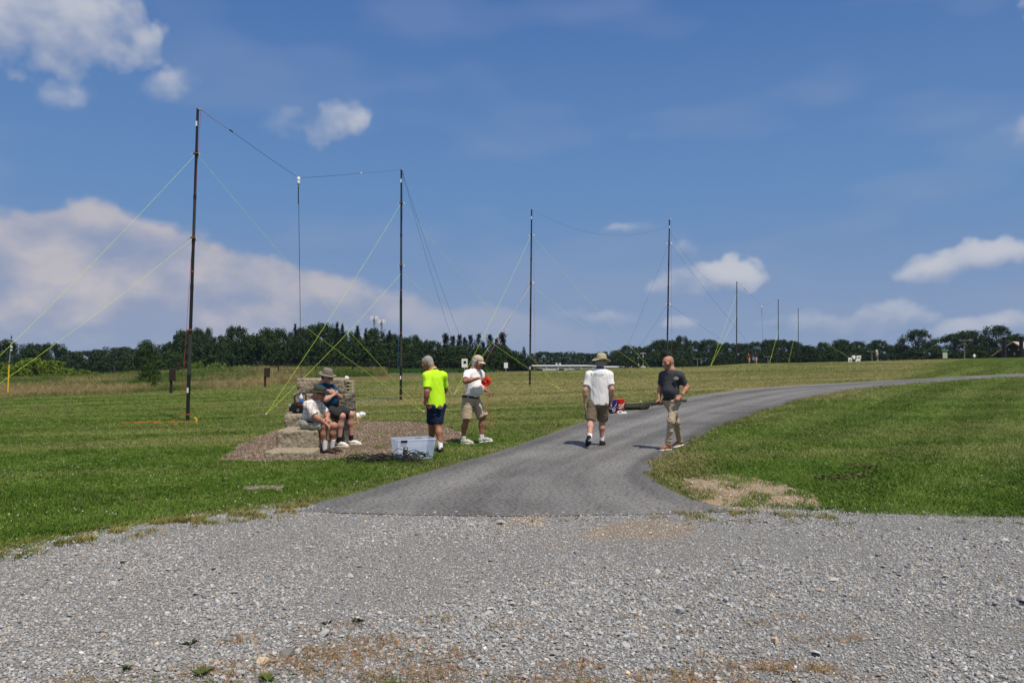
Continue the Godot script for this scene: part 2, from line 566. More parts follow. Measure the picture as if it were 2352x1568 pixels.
	film.albedo_color = Color(0.93, 0.94, 0.96, 0.75)
	film.transparency = BaseMaterial3D.TRANSPARENCY_ALPHA
	film.roughness = 0.3
	M.film = film

# ---------------------------------------------------------------- the lie of the land
func bump(x: float, d: float, cx: float, cd: float, sx: float, sd: float, a: float) -> float:
	var p := (x - cx) / sx
	var q := (d - cd) / sd
	return a * exp(-p * p - q * q)

func height(x: float, z: float) -> float:
	var d := -z
	var t := maxf(0.0, d - 15.0)
	var ts := t if t < 30.0 else 30.0 + 12.0 * (1.0 - exp(-(t - 30.0) / 12.0))
	var xe := maxf(x, -90.0) if x < 10.0 else 10.0 + (minf(x, 160.0) - 10.0) * 0.68
	var h := 0.0203 * ts + 0.0212 * xe * smoothstep(0.0, 14.0, t)
	var e := maxf(0.0, d - 58.0 - 64.0 * smoothstep(14.0, 40.0, x))
	h -= 8.0 * (1.0 - exp(-e * e / (e + 12.0) * 0.03 / 8.0))
	h -= 0.011 * clampf(d - 78.0, 0.0, 60.0) * (1.0 - smoothstep(25.0, 85.0, x)) * smoothstep(5.0, 20.0, x)
	return h + bump(x, d, -22, 70, 9, 14, 0.5) + bump(x, d, -25, 90, 8, 12, 0.55) + bump(x, d, -14, 92, 14, 20, 0.55)

func on(x: float, z: float, up := 0.0) -> Vector3:
	return Vector3(x, height(x, z) + up, z)

const MOWN := [Vector2(-90, 34), Vector2(-31.3, 35.2), Vector2(-23.1, 36), Vector2(-18.5, 37.6), Vector2(-15.5, 39.8), Vector2(-13, 42.8), Vector2(-12, 47), Vector2(-8.6, 47.8), Vector2(-4.9, 50), Vector2(4, 58), Vector2(12, 75), Vector2(30, 118), Vector2(60, 140), Vector2(200, 150)]

func mown_edge(x: float) -> float:
	for i in MOWN.size() - 1:
		if x < MOWN[i + 1].x:
			return lerpf(MOWN[i].y, MOWN[i + 1].y, clampf((x - MOWN[i].x) / (MOWN[i + 1].x - MOWN[i].x), 0, 1))
	return 150.0

# what grows at a place: share of dry straw-coloured grass plus painted mowing bands, 0 to 1
func dry_and_mow_bands(x: float, d: float) -> float:
	var rows := noise_b.get_noise_2d(x * 0.16 + 7.0, (d - 0.22 * x) * 1.6)  # mowing bands: light and dark of leaning blades, put into the colour
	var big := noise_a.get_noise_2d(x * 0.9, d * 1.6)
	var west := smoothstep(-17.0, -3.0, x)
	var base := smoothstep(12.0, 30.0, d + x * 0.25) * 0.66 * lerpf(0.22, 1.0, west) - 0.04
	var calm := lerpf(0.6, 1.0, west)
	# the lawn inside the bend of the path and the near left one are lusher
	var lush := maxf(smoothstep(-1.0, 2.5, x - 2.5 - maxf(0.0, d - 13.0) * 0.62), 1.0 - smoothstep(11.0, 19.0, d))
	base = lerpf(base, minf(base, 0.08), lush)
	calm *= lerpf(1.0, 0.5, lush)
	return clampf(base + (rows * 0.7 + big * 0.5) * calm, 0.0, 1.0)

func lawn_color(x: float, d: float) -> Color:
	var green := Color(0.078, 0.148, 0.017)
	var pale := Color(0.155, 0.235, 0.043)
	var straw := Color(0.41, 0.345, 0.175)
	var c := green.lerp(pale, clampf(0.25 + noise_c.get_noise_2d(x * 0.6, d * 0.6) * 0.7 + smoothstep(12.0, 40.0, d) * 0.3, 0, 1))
	c = c.lerp(straw, dry_and_mow_bands(x, d) * 0.85)
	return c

func ground_color(x: float, z: float) -> Color:
	var d := -z
	if d > 125.0 + 30.0 * smoothstep(20, 80, x):
		return Color(0.03, 0.045, 0.015)
	var e := mown_edge(x)
	if d < e:
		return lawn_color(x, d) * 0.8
	if x > 2.0:
		return Color(0.06, 0.09, 0.02)
	var n := noise_b.get_noise_2d(x * 0.5, d)
	if x > -13.2 and d < e + 6.0:
		return Color(0.17, 0.105, 0.06).lerp(Color(0.12, 0.12, 0.05), clampf(0.4 + n, 0, 1))
	if x > -33.0 and d > 68.0 - 5.0 * smoothstep(-28, -10, x):
		return Color(0.025, 0.065, 0.012)
	return Color(0.20, 0.17, 0.075).lerp(Color(0.06, 0.10, 0.022), clampf(0.5 + n * 1.5 + smoothstep(45, 65, d) * 0.5, 0, 1))

# outlines on the ground, as (x, z)
const GRAVEL_EDGE := [Vector2(-30, -2.0), Vector2(-9, -4.2), Vector2(-4.86, -5.97), Vector2(-4.37, -6.74), Vector2(-4.08, -7.19), Vector2(-3.62, -7.94), Vector2(-2.91, -8.56), Vector2(-2.35, -8.93), Vector2(-2.0, -8.7), Vector2(-0.82, -8.41), Vector2(0.57, -8.3), Vector2(1.52, -8.5), Vector2(2.23, -8.7), Vector2(2.66, -8.7), Vector2(3.44, -8.59), Vector2(4.27, -8.36), Vector2(5.34, -8.22), Vector2(6.68, -7.94), Vector2(30, -5.5)]
const PATH_LEFT := [Vector2(-2.45, -8.5), Vector2(-2.35, -8.93), Vector2(-2.01, -9.66), Vector2(-1.63, -10.65), Vector2(-1.16, -11.94), Vector2(-0.57, -13.44), Vector2(0.21, -15.57), Vector2(1.66, -19.46), Vector2(3.23, -22.96), Vector2(4.83, -25.29), Vector2(6.62, -28.13), Vector2(8.94, -30.75), Vector2(11.27, -32.55), Vector2(13.61, -33.88), Vector2(16.14, -35.29), Vector2(18.88, -36.8), Vector2(21.9, -38.53), Vector2(26.59, -40.73), Vector2(40, -47)]
const PATH_RIGHT := [Vector2(2.62, -8.5), Vector2(2.35, -8.85), Vector2(2.11, -9.42), Vector2(1.99, -10.14), Vector2(1.97, -11.18), Vector2(2.22, -12.35), Vector2(2.7, -13.74), Vector2(4.7, -18.11), Vector2(6.81, -21.77), Vector2(8.2, -23.7), Vector2(9.38, -25.47), Vector2(12.17, -28.71), Vector2(14.2, -30.6), Vector2(16.4, -32.4), Vector2(18.9, -34.0), Vector2(21.57, -35.7), Vector2(24.5, -37.2), Vector2(28.4, -38.9), Vector2(41.5, -44.8)]
const MULCH := [Vector2(-4.78, -12.87), Vector2(-5.05, -14.1), Vector2(-5.33, -15.61), Vector2(-5.45, -18.0), Vector2(-5.0, -19.6), Vector2(-3.75, -20.2), Vector2(-2.41, -19.8), Vector2(-1.52, -18.6), Vector2(-1.05, -17.09), Vector2(-1.12, -16.0), Vector2(-1.49, -15.0), Vector2(-1.8, -13.9), Vector2(-2.41, -13.4), Vector2(-3.11, -12.9), Vector2(-3.92, -12.74)]
const SOIL := [Vector2(2.2, -10.1), Vector2(2.4, -11.0), Vector2(2.93, -11.35), Vector2(3.4, -11.05), Vector2(3.6, -10.41), Vector2(3.7, -9.5), Vector2(3.5, -8.8), Vector2(2.93, -8.6), Vector2(2.45, -8.65), Vector2(2.2, -9.3)]

var mulch_line := PackedVector2Array()
var soil_line := PackedVector2Array()
var path_line := PackedVector2Array()
var gravel_line := PackedVector2Array()

func wavy(pts: Array, closed: bool, amp: float, step := 0.12) -> PackedVector2Array:
	var out := PackedVector2Array()
	var n := pts.size()
	for i in (n if closed else n - 1):
		var a: Vector2 = pts[i]
		var b: Vector2 = pts[(i + 1) % n]
		var k := maxi(1, int(a.distance_to(b) / step))
		var side := (b - a).orthogonal().normalized()
		for j in k:
			var p := a.lerp(b, float(j) / k)
			out.append(p + side * noise_c.get_noise_2d(p.x * 1.7, p.y * 1.7) * amp)
	if not closed:
		out.append(pts[-1])
	return out

func sheet(line: PackedVector2Array, up: float) -> ArrayMesh:
	var st := surf()
	st.set_smooth_group(0)
	var ids := Geometry2D.triangulate_polygon(line)
	for i in range(0, ids.size(), 3):
		var p := [line[ids[i]], line[ids[i + 1]], line[ids[i + 2]]]
		var area: float = (p[1] - p[0]).cross(p[2] - p[0])
		for k in ([0, 1, 2] if area > 0.0 else [0, 2, 1]):
			st.add_vertex(on(p[k].x, p[k].y, up))
	return finish(st)

func build_ground() -> void:
	var xs := []
	var x := -1600.0
	while x < 1600.0:
		xs.append(x)
		x += clampf(maxf(-52.0 - x, x - 92.0) * 0.25, 1.0, 200.0)
	var ds := []
	var d := -60.0
	while d < 2400.0:
		ds.append(d)
		d += 6.0 if d < 0.0 else clampf((d - 70.0) * 0.12, 0.5, 250.0)
	var st := surf()
	st.set_smooth_group(0)
	for q in ds:
		for p in xs:
			st.set_color(ground_color(p, -q))
			st.add_vertex(on(p, -q))
	var w := xs.size()
	for j in ds.size() - 1:
		for i in w - 1:
			var a := j * w + i
			for k in [a, a + w, a + w + 1, a, a + w + 1, a + 1]:
				st.add_index(k)
	st.generate_normals()
	tag(structure("ground", st.commit(), M.ground), "rolling mown field under the grass")
	# gravel yard
	gravel_line = wavy(GRAVEL_EDGE, false, 0.16)
	gravel_line.append(Vector2(30, 40))
	gravel_line.append(Vector2(-30, 40))
	tag(structure("gravel_yard", sheet(gravel_line, 0.006), M.gravel_bed), "grey crushed gravel yard in the foreground")
	# asphalt path
	var l := wavy(PATH_LEFT, false, 0.05, 0.25)
	var r := wavy(PATH_RIGHT, false, 0.05, 0.25)
	path_line = l.duplicate()
	var back := r.duplicate()
	back.reverse()
	path_line.append_array(back)
	st = surf()
	st.set_smooth_group(0)
	var n := 260
	var rows := []
	var cross := 25
	for i in n + 1:
		var t := pow(float(i) / n, 1.0)
		var a := along(l, t)
		var b := along(r, t)
		var row := []
		for k in cross:
			var s := float(k) / (cross - 1)
			var p := a.lerp(b, s)
			# worn lighter tracks run along the path; streaks of them can be seen in the tarmac
			var g := 0.152 + 0.095 * noise_b.get_noise_2d(s * 15.0, t * 7.0) + 0.03 * noise_a.get_noise_2d(p.x * 9.0, p.y * 9.0) + 0.03 * noise_c.get_noise_2d(p.x, p.y)
			g *= lerpf(1.0, 0.78, smoothstep(0.7, 1.0, absf(s * 2.0 - 1.0)) * clampf(0.6 + noise_c.get_noise_2d(p.x, p.y), 0, 1))
			if i < 6:
				p.y += (0.3 * (1.0 - pow(s * 2.0 - 1.0, 2.0)) - 0.1 + 0.05 * noise_c.get_noise_2d(p.x * 3.0, 4.0)) * (1.0 - i / 6.0)
			row.append([on(p.x, p.y, 0.016 if k > 0 and k < cross - 1 else 0.002), Color(g, g * 0.99, g * 0.985)])
		rows.append(row)
	for i in n:
		for k in cross - 1:
			for v in [rows[i][k], rows[i + 1][k], rows[i + 1][k + 1], rows[i][k], rows[i + 1][k + 1], rows[i][k + 1]]:
				st.set_color(v[1])
				st.add_vertex(v[0])
	tag(structure("asphalt_path", finish(st, true), M.asphalt), "worn asphalt path curving away to the right across the field")
	mulch_line = wavy(MULCH, true, 0.14)
	tag(structure("mulch_bed", sheet(mulch_line, 0.008), M.mulch_bed), "brown wood chip bed round the stacked stone steps")
	soil_line = wavy(SOIL, true, 0.12)
	tag(structure("bare_soil", sheet(soil_line, 0.008), M.soil), "bare stony soil patch beside the mouth of the path")

func along(line: PackedVector2Array, t: float) -> Vector2:
	var f := t * (line.size() - 1)
	var i := mini(int(f), line.size() - 2)
	return line[i].lerp(line[i + 1], f - i)

# ---------------------------------------------------------------- trees
class Leaves:
	var v := PackedVector3Array()
	var n := PackedVector3Array()
	var c := PackedColorArray()
	func leaf(p: Vector3, nor: Vector3, along: Vector3, long: float, wide: float, col: Color) -> void:
		var s := nor.cross(along).normalized() * wide * 0.5
		var a := along * long * 0.5
		var q := nor * long * 0.12
		var pts := [p - a - q, p + a - q, p - s + q, p - a - q, p + s + q, p + a - q]
		for i in 6:
			v.append(pts[i])
			n.append(nor)
			c.append(col)
	func mesh() -> ArrayMesh:
		var arr := []
		arr.resize(Mesh.ARRAY_MAX)
		arr[Mesh.ARRAY_VERTEX] = v
		arr[Mesh.ARRAY_NORMAL] = n
		arr[Mesh.ARRAY_COLOR] = c
		var m := ArrayMesh.new()
		m.add_surface_from_arrays(Mesh.PRIMITIVE_TRIANGLES, arr)
		return m

func ball(r: RandomNumberGenerator) -> Vector3:
	var z := r.randf_range(-1, 1)
	var a := r.randf_range(0, TAU)
	var s := sqrt(1.0 - z * z)
	return Vector3(s * cos(a), z, s * sin(a))

# crowns are made one metre high and about as wide and scaled up where they stand
func broad_crown(s: int, low: float, wide: float, clumps: int, per: int, leaf: float, col: Color, peak := 0.5, narrow := 0.0) -> ArrayMesh:
	var r := RandomNumberGenerator.new()
	r.seed = s
	var L := Leaves.new()
	for i in clumps:
		var t := pow(r.randf(), 0.9)
		var y := lerpf(low, 0.95, t)
		var prof := sqrt(maxf(0.05, 1.0 - pow(absf(t - peak) / ((1.0 - peak) if t > peak else peak + 0.12), 2.2 if t > peak else 3.5))) * (1.0 - narrow * t)
		var a := r.randf_range(0, TAU)
		var rad := wide * 0.5 * prof * pow(r.randf_range(0.08, 1.0), 0.4)
		var cr := r.randf_range(0.05, 0.095) * (0.7 + 0.5 * wide)
		var mid := Vector3(cos(a) * rad, minf(y, 0.985 - cr * 0.8), sin(a) * rad)
		var tone := col * r.randf_range(0.75, 1.25)
		tone = tone.lerp(Color(tone.g * 0.9, tone.g * 1.05, tone.b), r.randf() * 0.25)
		for k in per:
			var dir := ball(r)
			var p := mid + dir * Vector3(1.1, 1.1, 1.1) * cr * pow(r.randf(), 0.4) * r.randf_range(0.85, 1.15)
			var nor := (dir + ball(r) * 0.8 + Vector3(0, 0.35, 0)).normalized()
			var ax := nor.cross(ball(r)).normalized()
			L.leaf(p, nor, ax, leaf * r.randf_range(0.7, 1.5), leaf * r.randf_range(0.5, 0.95), tone * r.randf_range(0.8, 1.2))
	return L.mesh()

func needle_crown(s: int, low: float, wide: float, levels: int, gappy: float, leaf: float, col: Color) -> ArrayMesh:
	var r := RandomNumberGenerator.new()
	r.seed = s
	var L := Leaves.new()
	for i in levels:
		var t := (i + r.randf() * 0.8) / levels
		var y := lerpf(low, 0.985, t)
		var reach := wide * 0.5 * (pow(1.0 - t, 0.8) * 0.95 + 0.06)
		if gappy > 0.0:
			reach = wide * 0.5 * (pow(1.0 - t, 0.6) * r.randf_range(0.5, 1.1) + 0.05)
		var arms := 6 if gappy == 0.0 else 4
		for k in arms:
			if r.randf() < gappy * 0.35:
				continue
			var a := r.randf_range(0, TAU)
			var dir := Vector3(cos(a), (-0.28 if gappy == 0.0 else 0.12) + 0.5 * t, sin(a))
			var len := reach * r.randf_range(0.65, 1.1)
			var tone := col * r.randf_range(0.7, 1.25)
			for q in (12 if gappy == 0.0 else 16):
				var f := sqrt(r.randf())
				var p := Vector3(0, y, 0) + dir * len * f + Vector3(r.randf_range(-1, 1), r.randf_range(-0.7, 0.7), r.randf_range(-1, 1)) * (0.018 + 0.03 * f) * (1.0 + gappy * 0.6)
				var nor := (Vector3(0, 1, 0) + ball(r) * 0.9).normalized()
				L.leaf(p, nor, (dir + ball(r) * 0.5).normalized(), leaf * r.randf_range(0.9, 1.9), leaf * r.randf_range(0.35, 0.7), tone)
	return L.mesh()

func trunk_mesh(s: int, top: float, r0: float, limbs: int, low: float, spread: float) -> ArrayMesh:
	var r := RandomNumberGenerator.new()
	r.seed = s
	var st := surf()
	var pts := []
	var rad := []
	for i in 6:
		var t := i / 5.0
		pts.append(Vector3(r.randf_range(-1, 1) * 0.012 * t, -0.02 + (top + 0.02) * t, r.randf_range(-1, 1) * 0.012 * t))
		rad.append(r0 * (1.0 - 0.85 * t) * (1.5 if i == 0 else 1.0))
	tube(st, pts, rad, 7)
	for i in limbs:
		var t := lerpf(low, 0.9, (i + 0.5) / limbs)
		var a := r.randf_range(0, TAU)
		var p := Vector3(0, top * t, 0)
		var d := Vector3(cos(a), r.randf_range(0.35, 0.9), sin(a)) * spread * (1.1 - t)
		tube(st, [p, p + d * 0.5 + Vector3(0, -0.01, 0), p + d], [r0 * 0.5 * (1.1 - t), r0 * 0.3 * (1.1 - t), r0 * 0.08], 5)
	return finish(st)

var tree_kinds := {}
func plant(kind: String, called: String, label: String, category: String, group: String, p: Vector3, tall: float, wide: float, turn: float) -> Node3D:
	var o: Node3D = tree_kinds[kind].duplicate()
	o.name = numbered(called)
	add_child(o)
	o.position = p
	o.rotation.y = turn
	o.scale = Vector3(wide, tall, wide) if not kind.begins_with("bush") else Vector3(wide / 1.7, tall, wide / 1.7)
	tag(o, label, category, group)
	return o

func tree_kind(kind: String, crown: ArrayMesh, trunk: ArrayMesh) -> void:
	var o := Node3D.new()
	part("trunk", trunk, M.bark, o)
	part("crown", crown, M.leaf, o)
	tree_kinds[kind] = o

const ORDINAL := ["first", "second", "third", "fourth", "fifth", "sixth", "seventh", "eighth", "ninth", "tenth", "eleventh", "twelfth", "thirteenth", "fourteenth", "fifteenth", "sixteenth", "seventeenth", "eighteenth", "nineteenth", "twentieth", "twenty-first", "twenty-second", "twenty-third", "twenty-fourth", "twenty-fifth", "twenty-sixth"]
const SHORT := {"distant trees at the left": "leafy tree in the distant row left of the wood", "trees of the wood": "leafy tree in the dark wood behind the mound", "spruces in the wood": "dark spiry spruce rising from the wood", "pines at the end of the wood": "thin open pine at the wood's right end", "trees behind the long building": "leafy tree in the low row behind the pale building", "trees behind the far masts": "leafy tree in the dark row behind the far masts"}

func build_trees() -> void:
	var dark := Color(0.024, 0.051, 0.014)
	var mid := Color(0.034, 0.072, 0.019)
	var pine := Color(0.018, 0.036, 0.016)
	for i in 5:
		tree_kind("broad%d" % i, broad_crown(100 + i, 0.05, 1.0, 96, 62, 0.036, dark, [0.45, 0.38, 0.5, 0.35, 0.55][i]), trunk_mesh(200 + i, 0.75, 0.022, 6, 0.3, 0.4))
	for i in 3:
		tree_kind("far%d" % i, broad_crown(130 + i, 0.04, 1.0, 70, 46, 0.045, dark, 0.45), trunk_mesh(230 + i, 0.7, 0.02, 5, 0.3, 0.4))
	for i in 2:
		tree_kind("cone%d" % i, broad_crown(140 + i, 0.04, 1.0, 90, 54, 0.028, mid, 0.25, 0.62), trunk_mesh(240 + i, 0.8, 0.02, 6, 0.2, 0.4))
	for i in 3:
		tree_kind("spruce%d" % i, needle_crown(150 + i, 0.04, 1.0, 34, 0.0, 0.035, pine), trunk_mesh(250 + i, 0.97, 0.016, 0, 0, 0))
		tree_kind("pine%d" % i, needle_crown(160 + i, 0.12, 1.0, 34, 0.6, 0.046, pine), trunk_mesh(260 + i, 0.97, 0.014, 10, 0.25, 0.3))
		tree_kind("bush%d" % i, broad_crown(170 + i, 0.0, 1.7, 64, 60, 0.055, Color(0.12, 0.19, 0.032), 0.35), trunk_mesh(270 + i, 0.5, 0.02, 5, 0.2, 0.5))
	# [column, top, distance, kind, half width] with columns and heights in 1/1800 of the distance
	var hedge_l := "leafy tree in the distant row at the far left edge of the field"
	var wood := "dark green leafy tree in the wood behind the grassy mound"
	var spr := "dark spiry spruce rising among the leafy trees of the wood"
	var pin := "tall thin pine with open branches at the right end of the wood"
	var rim := "leafy tree in the low hazy row behind the long pale building"
	var right := "leafy tree in the dark row behind the far masts"
	var list := [
		[6, 779, 240, "broad", 34, hedge_l], [38, 789, 250, "far", 26, hedge_l], [74, 788, 230, "broad", 24, hedge_l], [90, 790, 240, "broad", 22, hedge_l], [118, 785, 230, "broad", 30, hedge_l], [-30, 784, 240, "broad", 36, hedge_l], [-80, 780, 240, "broad", 40, hedge_l],
		[166, 808, 330, "far", 28, hedge_l], [195, 805, 330, "far", 26, hedge_l], [227, 801, 320, "far", 26, hedge_l], [254, 795, 320, "far", 30, hedge_l], [285, 796, 320, "far", 30, hedge_l], [312, 800, 310, "far", 30, hedge_l], [375, 790, 260, "far", 28, hedge_l], [395, 785, 240, "far", 30, hedge_l], [145, 800, 300, "far", 22, hedge_l],
		[424, 757, 210, "broad", 34, wood], [456, 753, 215, "broad", 22, wood], [478, 752, 220, "broad", 14, wood], [506, 768, 205, "broad", 32, wood], [546, 748, 210, "broad", 36, wood], [588, 768, 205, "broad", 30, wood], [614, 752, 215, "broad", 26, wood], [641, 753, 210, "broad", 28, wood], [668, 760, 205, "broad", 26, wood], [696, 751, 215, "broad", 24, wood], [714, 746, 220, "broad", 22, wood], [740, 741, 205, "broad", 38, wood], [765, 752, 210, "broad", 26, wood], [800, 758, 205, "broad", 30, wood], [866, 753, 210, "broad", 32, wood], [905, 766, 210, "broad", 28, wood], [930, 774, 215, "broad", 26, wood], [951, 769, 225, "broad", 22, wood], [973, 778, 215, "broad", 28, wood], [1000, 782, 220, "broad", 26, wood],
		[677, 744, 190, "spruce", 13, spr], [774, 741, 190, "spruce", 15, spr], [786, 743, 195, "spruce", 14, spr], [821, 748, 190, "spruce", 17, spr], [840, 755, 192, "spruce", 14, spr], [894, 759, 190, "spruce", 15, spr],
		[1024, 767, 200, "pine", 17, pin], [1040, 774, 205, "pine", 14, pin], [1055, 771, 200, "pine", 14, pin], [1068, 776, 210, "pine", 12, pin], [1081, 772, 205, "pine", 13, pin], [1099, 769, 200, "pine", 14, pin], [1110, 786, 205, "pine", 12, pin], [1126, 771, 200, "pine", 16, pin], [1140, 780, 205, "pine", 12, pin], [1153, 765, 195, "pine", 19, pin],
		[1203, 797, 200, "spruce", 13, "lone dark spruce between the wood and the pale building"],
		[1166, 808, 210, "broad", 22, rim], [1182, 814, 220, "broad", 20, rim],
		[1225, 810, 340, "far", 26, rim], [1248, 807, 340, "far", 28, rim], [1280, 808, 345, "far", 28, rim], [1308, 806, 340, "far", 30, rim], [1335, 810, 350, "far", 28, rim], [1360, 811, 350, "far", 28, rim], [1396, 805, 330, "far", 32, rim], [1420, 804, 330, "far", 26, rim],
		[1443, 793, 290, "broad", 28, right], [1475, 794, 285, "broad", 26, right], [1498, 790, 280, "broad", 26, right], [1519, 779, 265, "broad", 28, right], [1547, 781, 265, "broad", 26, right], [1566, 771, 260, "broad", 24, right], [1592, 780, 265, "broad", 26, right], [1626, 779, 260, "broad", 30, right], [1650, 789, 260, "broad", 24, right], [1676, 787, 262, "broad", 30, right], [1705, 788, 260, "broad", 26, right], [1735, 783, 258, "broad", 30, right], [1769, 779, 255, "broad", 26, right], [1795, 779, 255, "broad", 26, right], [1824, 782, 255, "broad", 22, right], [1848, 795, 262, "far", 28, right], [1871, 793, 265, "far", 26, right], [1894, 785, 245, "broad", 20, right], [1915, 794, 250, "broad", 24, right], [1936, 779, 245, "broad", 28, right], [1972, 783, 248, "broad", 26, right], [1998, 788, 250, "broad", 26, right], [2022, 780, 245, "broad", 26, right], [2048, 793, 245, "broad", 24, right], [2068, 800, 250, "broad", 20, right],
		[2109, 756, 235, "broad", 40, "tall rounded tree standing by itself left of the map board"], [2140, 790, 240, "broad", 22, "low tree at the foot of the tall rounded tree by the map board"], [2158, 799, 260, "far", 16, "small distant tree in the gap behind the map board"],
		[2195, 765, 250, "broad", 32, "left of the two big trees behind the wooden utility pole"], [2226, 758, 240, "broad", 36, "right of the two big trees behind the wooden utility pole"], [2290, 747, 240, "broad", 42, "tallest tree behind the brown shelter roof"], [2262, 775, 245, "broad", 26, "lower tree between the utility pole and the brown shelter"], [2345, 766, 250, "broad", 34, "tree behind the brown shelter at the right edge"], [2400, 760, 190, "broad", 40, "tree beyond the right edge of the shelter"], [2450, 765, 190, "broad", 40, "tree at the far right beyond the shelter"],
	]
	var groups := {hedge_l: "distant trees at the left", wood: "trees of the wood", spr: "spruces in the wood", pin: "pines at the end of the wood", rim: "trees behind the long building", right: "trees behind the far masts"}
	var n := 0
	for t in list:
		var dist: float = t[2]
		var x: float = (t[0] - 1176.0) / 1800.0 * dist
		var p := on(x, -dist, -0.2)
		var top: float = 1.65 + (828.0 - t[1]) * dist / 1800.0
		var kind: String = t[3]
		var num: int = n % {"broad": 5, "far": 3, "spruce": 3, "pine": 3}[kind]
		var called: String = {"broad": "leafy_tree", "far": "leafy_tree", "spruce": "spruce_tree", "pine": "pine_tree"}[kind]
		var label: String = t[5]
		if groups.has(label):
			var rank := 0
			for o in list:
				if o[5] == label and o[0] < t[0]:
					rank += 1
			label = "%s %s, counted from the left" % [ORDINAL[rank], SHORT[groups[label]]]
		plant("%s%d" % [kind, num], called, label, "tree", groups.get(t[5], ""), p, top - p.y, t[4] * (2.45 if kind == "broad" or kind == "far" else 2.6) * dist / 1800.0, n * 2.4)
		n += 1
	# the lighter, pointed tree left of the first mast
	plant("cone0", "leafy_tree", "conical lighter green tree left of the nearest mast", "tree", "", on(-37.3, -80, -0.1), 4.2, 5.4, 0.4)
	plant("cone1", "leafy_tree", "small dark conical tree by the left edge of the wood", "tree", "", on(-64, -150, -0.1), 6.0, 6.0, 1.4)
	# undergrowth closing the foot of the woods, one mass
	var r := RandomNumberGenerator.new()
	r.seed = 91
	var under := [PackedFloat32Array(), PackedFloat32Array(), PackedFloat32Array()]
	for i in 190:
		var u := r.randf_range(395, 1190) if i < 60 or i >= 130 else (r.randf_range(1430, 2380) if i < 105 else r.randf_range(-60, 410))
		var dist := r.randf_range(178, 200) if i < 60 or i >= 130 else (r.randf_range(215, 240) if u < 2080 else r.randf_range(165, 175)) if i < 105 else r.randf_range(200, 240)
		var p := on((u - 1176.0) / 1800.0 * dist, -dist, -0.4)
		var tv := r.randf_range(782, 822) if i < 60 else (r.randf_range(792, 822) if i < 130 else r.randf_range(762, 790))
		if i >= 130 and u > 980.0:
			tv += 22.0
		var wide := r.randf_range(6, 10)
		put(under[i % 3], Basis(Vector3.UP, r.randf_range(0, TAU)).scaled(Vector3(wide, 1.65 + (828.0 - tv) * dist / 1800.0 - p.y, wide)), p, Color(1, 1, 1))
	var scrub := Node3D.new()
	scrub.name = "undergrowth"
	add_child(scrub)
	tag(scrub, "dark leafy undergrowth filling the foot of the distant woods", "undergrowth", "", "stuff")
	for k in 3:
		multi("foliage", broad_crown(180 + k, 0.03, 1.0, 50, 44, 0.05, dark, 0.35), M.leaf, under[k], scrub).set_meta("kind", "stuff")
	# willow scrub and bushes in the meadow, left
	var willows := [[-8, 830, 62, 40], [30, 838, 60, 34], [78, 822, 62, 42], [112, 826, 64, 44], [140, 843, 60, 36], [170, 855, 60, 26], [188, 848, 72, 22], [208, 852, 75, 24], [255, 862, 62, 20], [300, 860, 66, 26], [-50, 826, 64, 46]]
	var wl := ["light green willow scrub at the left edge of the meadow", "light green willow behind the yellow pole", "tallest rounded light green willow of the left thicket", "light green willow right of the tallest one in the thicket", "low willow at the right end of the left thicket", "small low bush trailing off the left thicket", "left of two round green bushes in the middle meadow", "right of two round green bushes in the middle meadow", "flat green bush in the meadow grass", "flat green bush left of the dark feathery bush", "willow scrub beyond the left edge of the meadow"]
	for i in willows.size():
		var t: Array = willows[i]
		var dist: float = t[2]
		var p := on((t[0] - 1176.0) / 1800.0 * dist, -dist, -0.05)
		plant("bush%d" % (i % 3), "willow_bush", wl[i], "bush", "", p, 1.65 + (828.0 - t[1]) * dist / 1800.0 - p.y, t[3] * 2.3 * dist / 1800.0, i * 1.7)
	plant("cone1", "willow_bush", "dark feathery bush left of the nearest brown sign board", "bush", "", on(-20.6, -44.5, -0.05), 1.42, 2.0, 0.9)
	plant("cone0", "willow_bush", "small dark bush in the tan grass right of the yellow pole", "bush", "", on(-18.5, -40.5, -0.05), 0.55, 0.6, 0.9)
	var few := [[430, 866, 60, 14, "dark low bush left of the first mast's middle"], [470, 872, 58, 16, "dark low bush on the bank right of the nearest mast"], [560, 838, 120, 26, "green shrub at the wood's edge above the bank"], [500, 832, 130, 26, "tall green shrub at the wood's edge right of the nearest mast"], [455, 828, 135, 22, "green shrub behind the nearest mast at the wood's edge"], [1100, 849, 90, 26, "low green bushes behind the man in the cream cap, left one"], [1128, 848, 92, 24, "low green bush right of the man in the cream cap"]]
	for i in few.size():
		var t: Array = few[i]
		var dist: float = t[2]
		var p := on((t[0] - 1176.0) / 1800.0 * dist, -dist, -0.05)
		plant("bush%d" % (i % 3), "green_bush", t[4], "bush", "", p, 1.65 + (828.0 - t[1]) * dist / 1800.0 - p.y, t[3] * 2.2 * dist / 1800.0, i * 2.1)

# ---------------------------------------------------------------- far buildings, signs, poles
func px(u: float, d: float) -> float:
	return (u - 1176.0) / 1800.0 * d

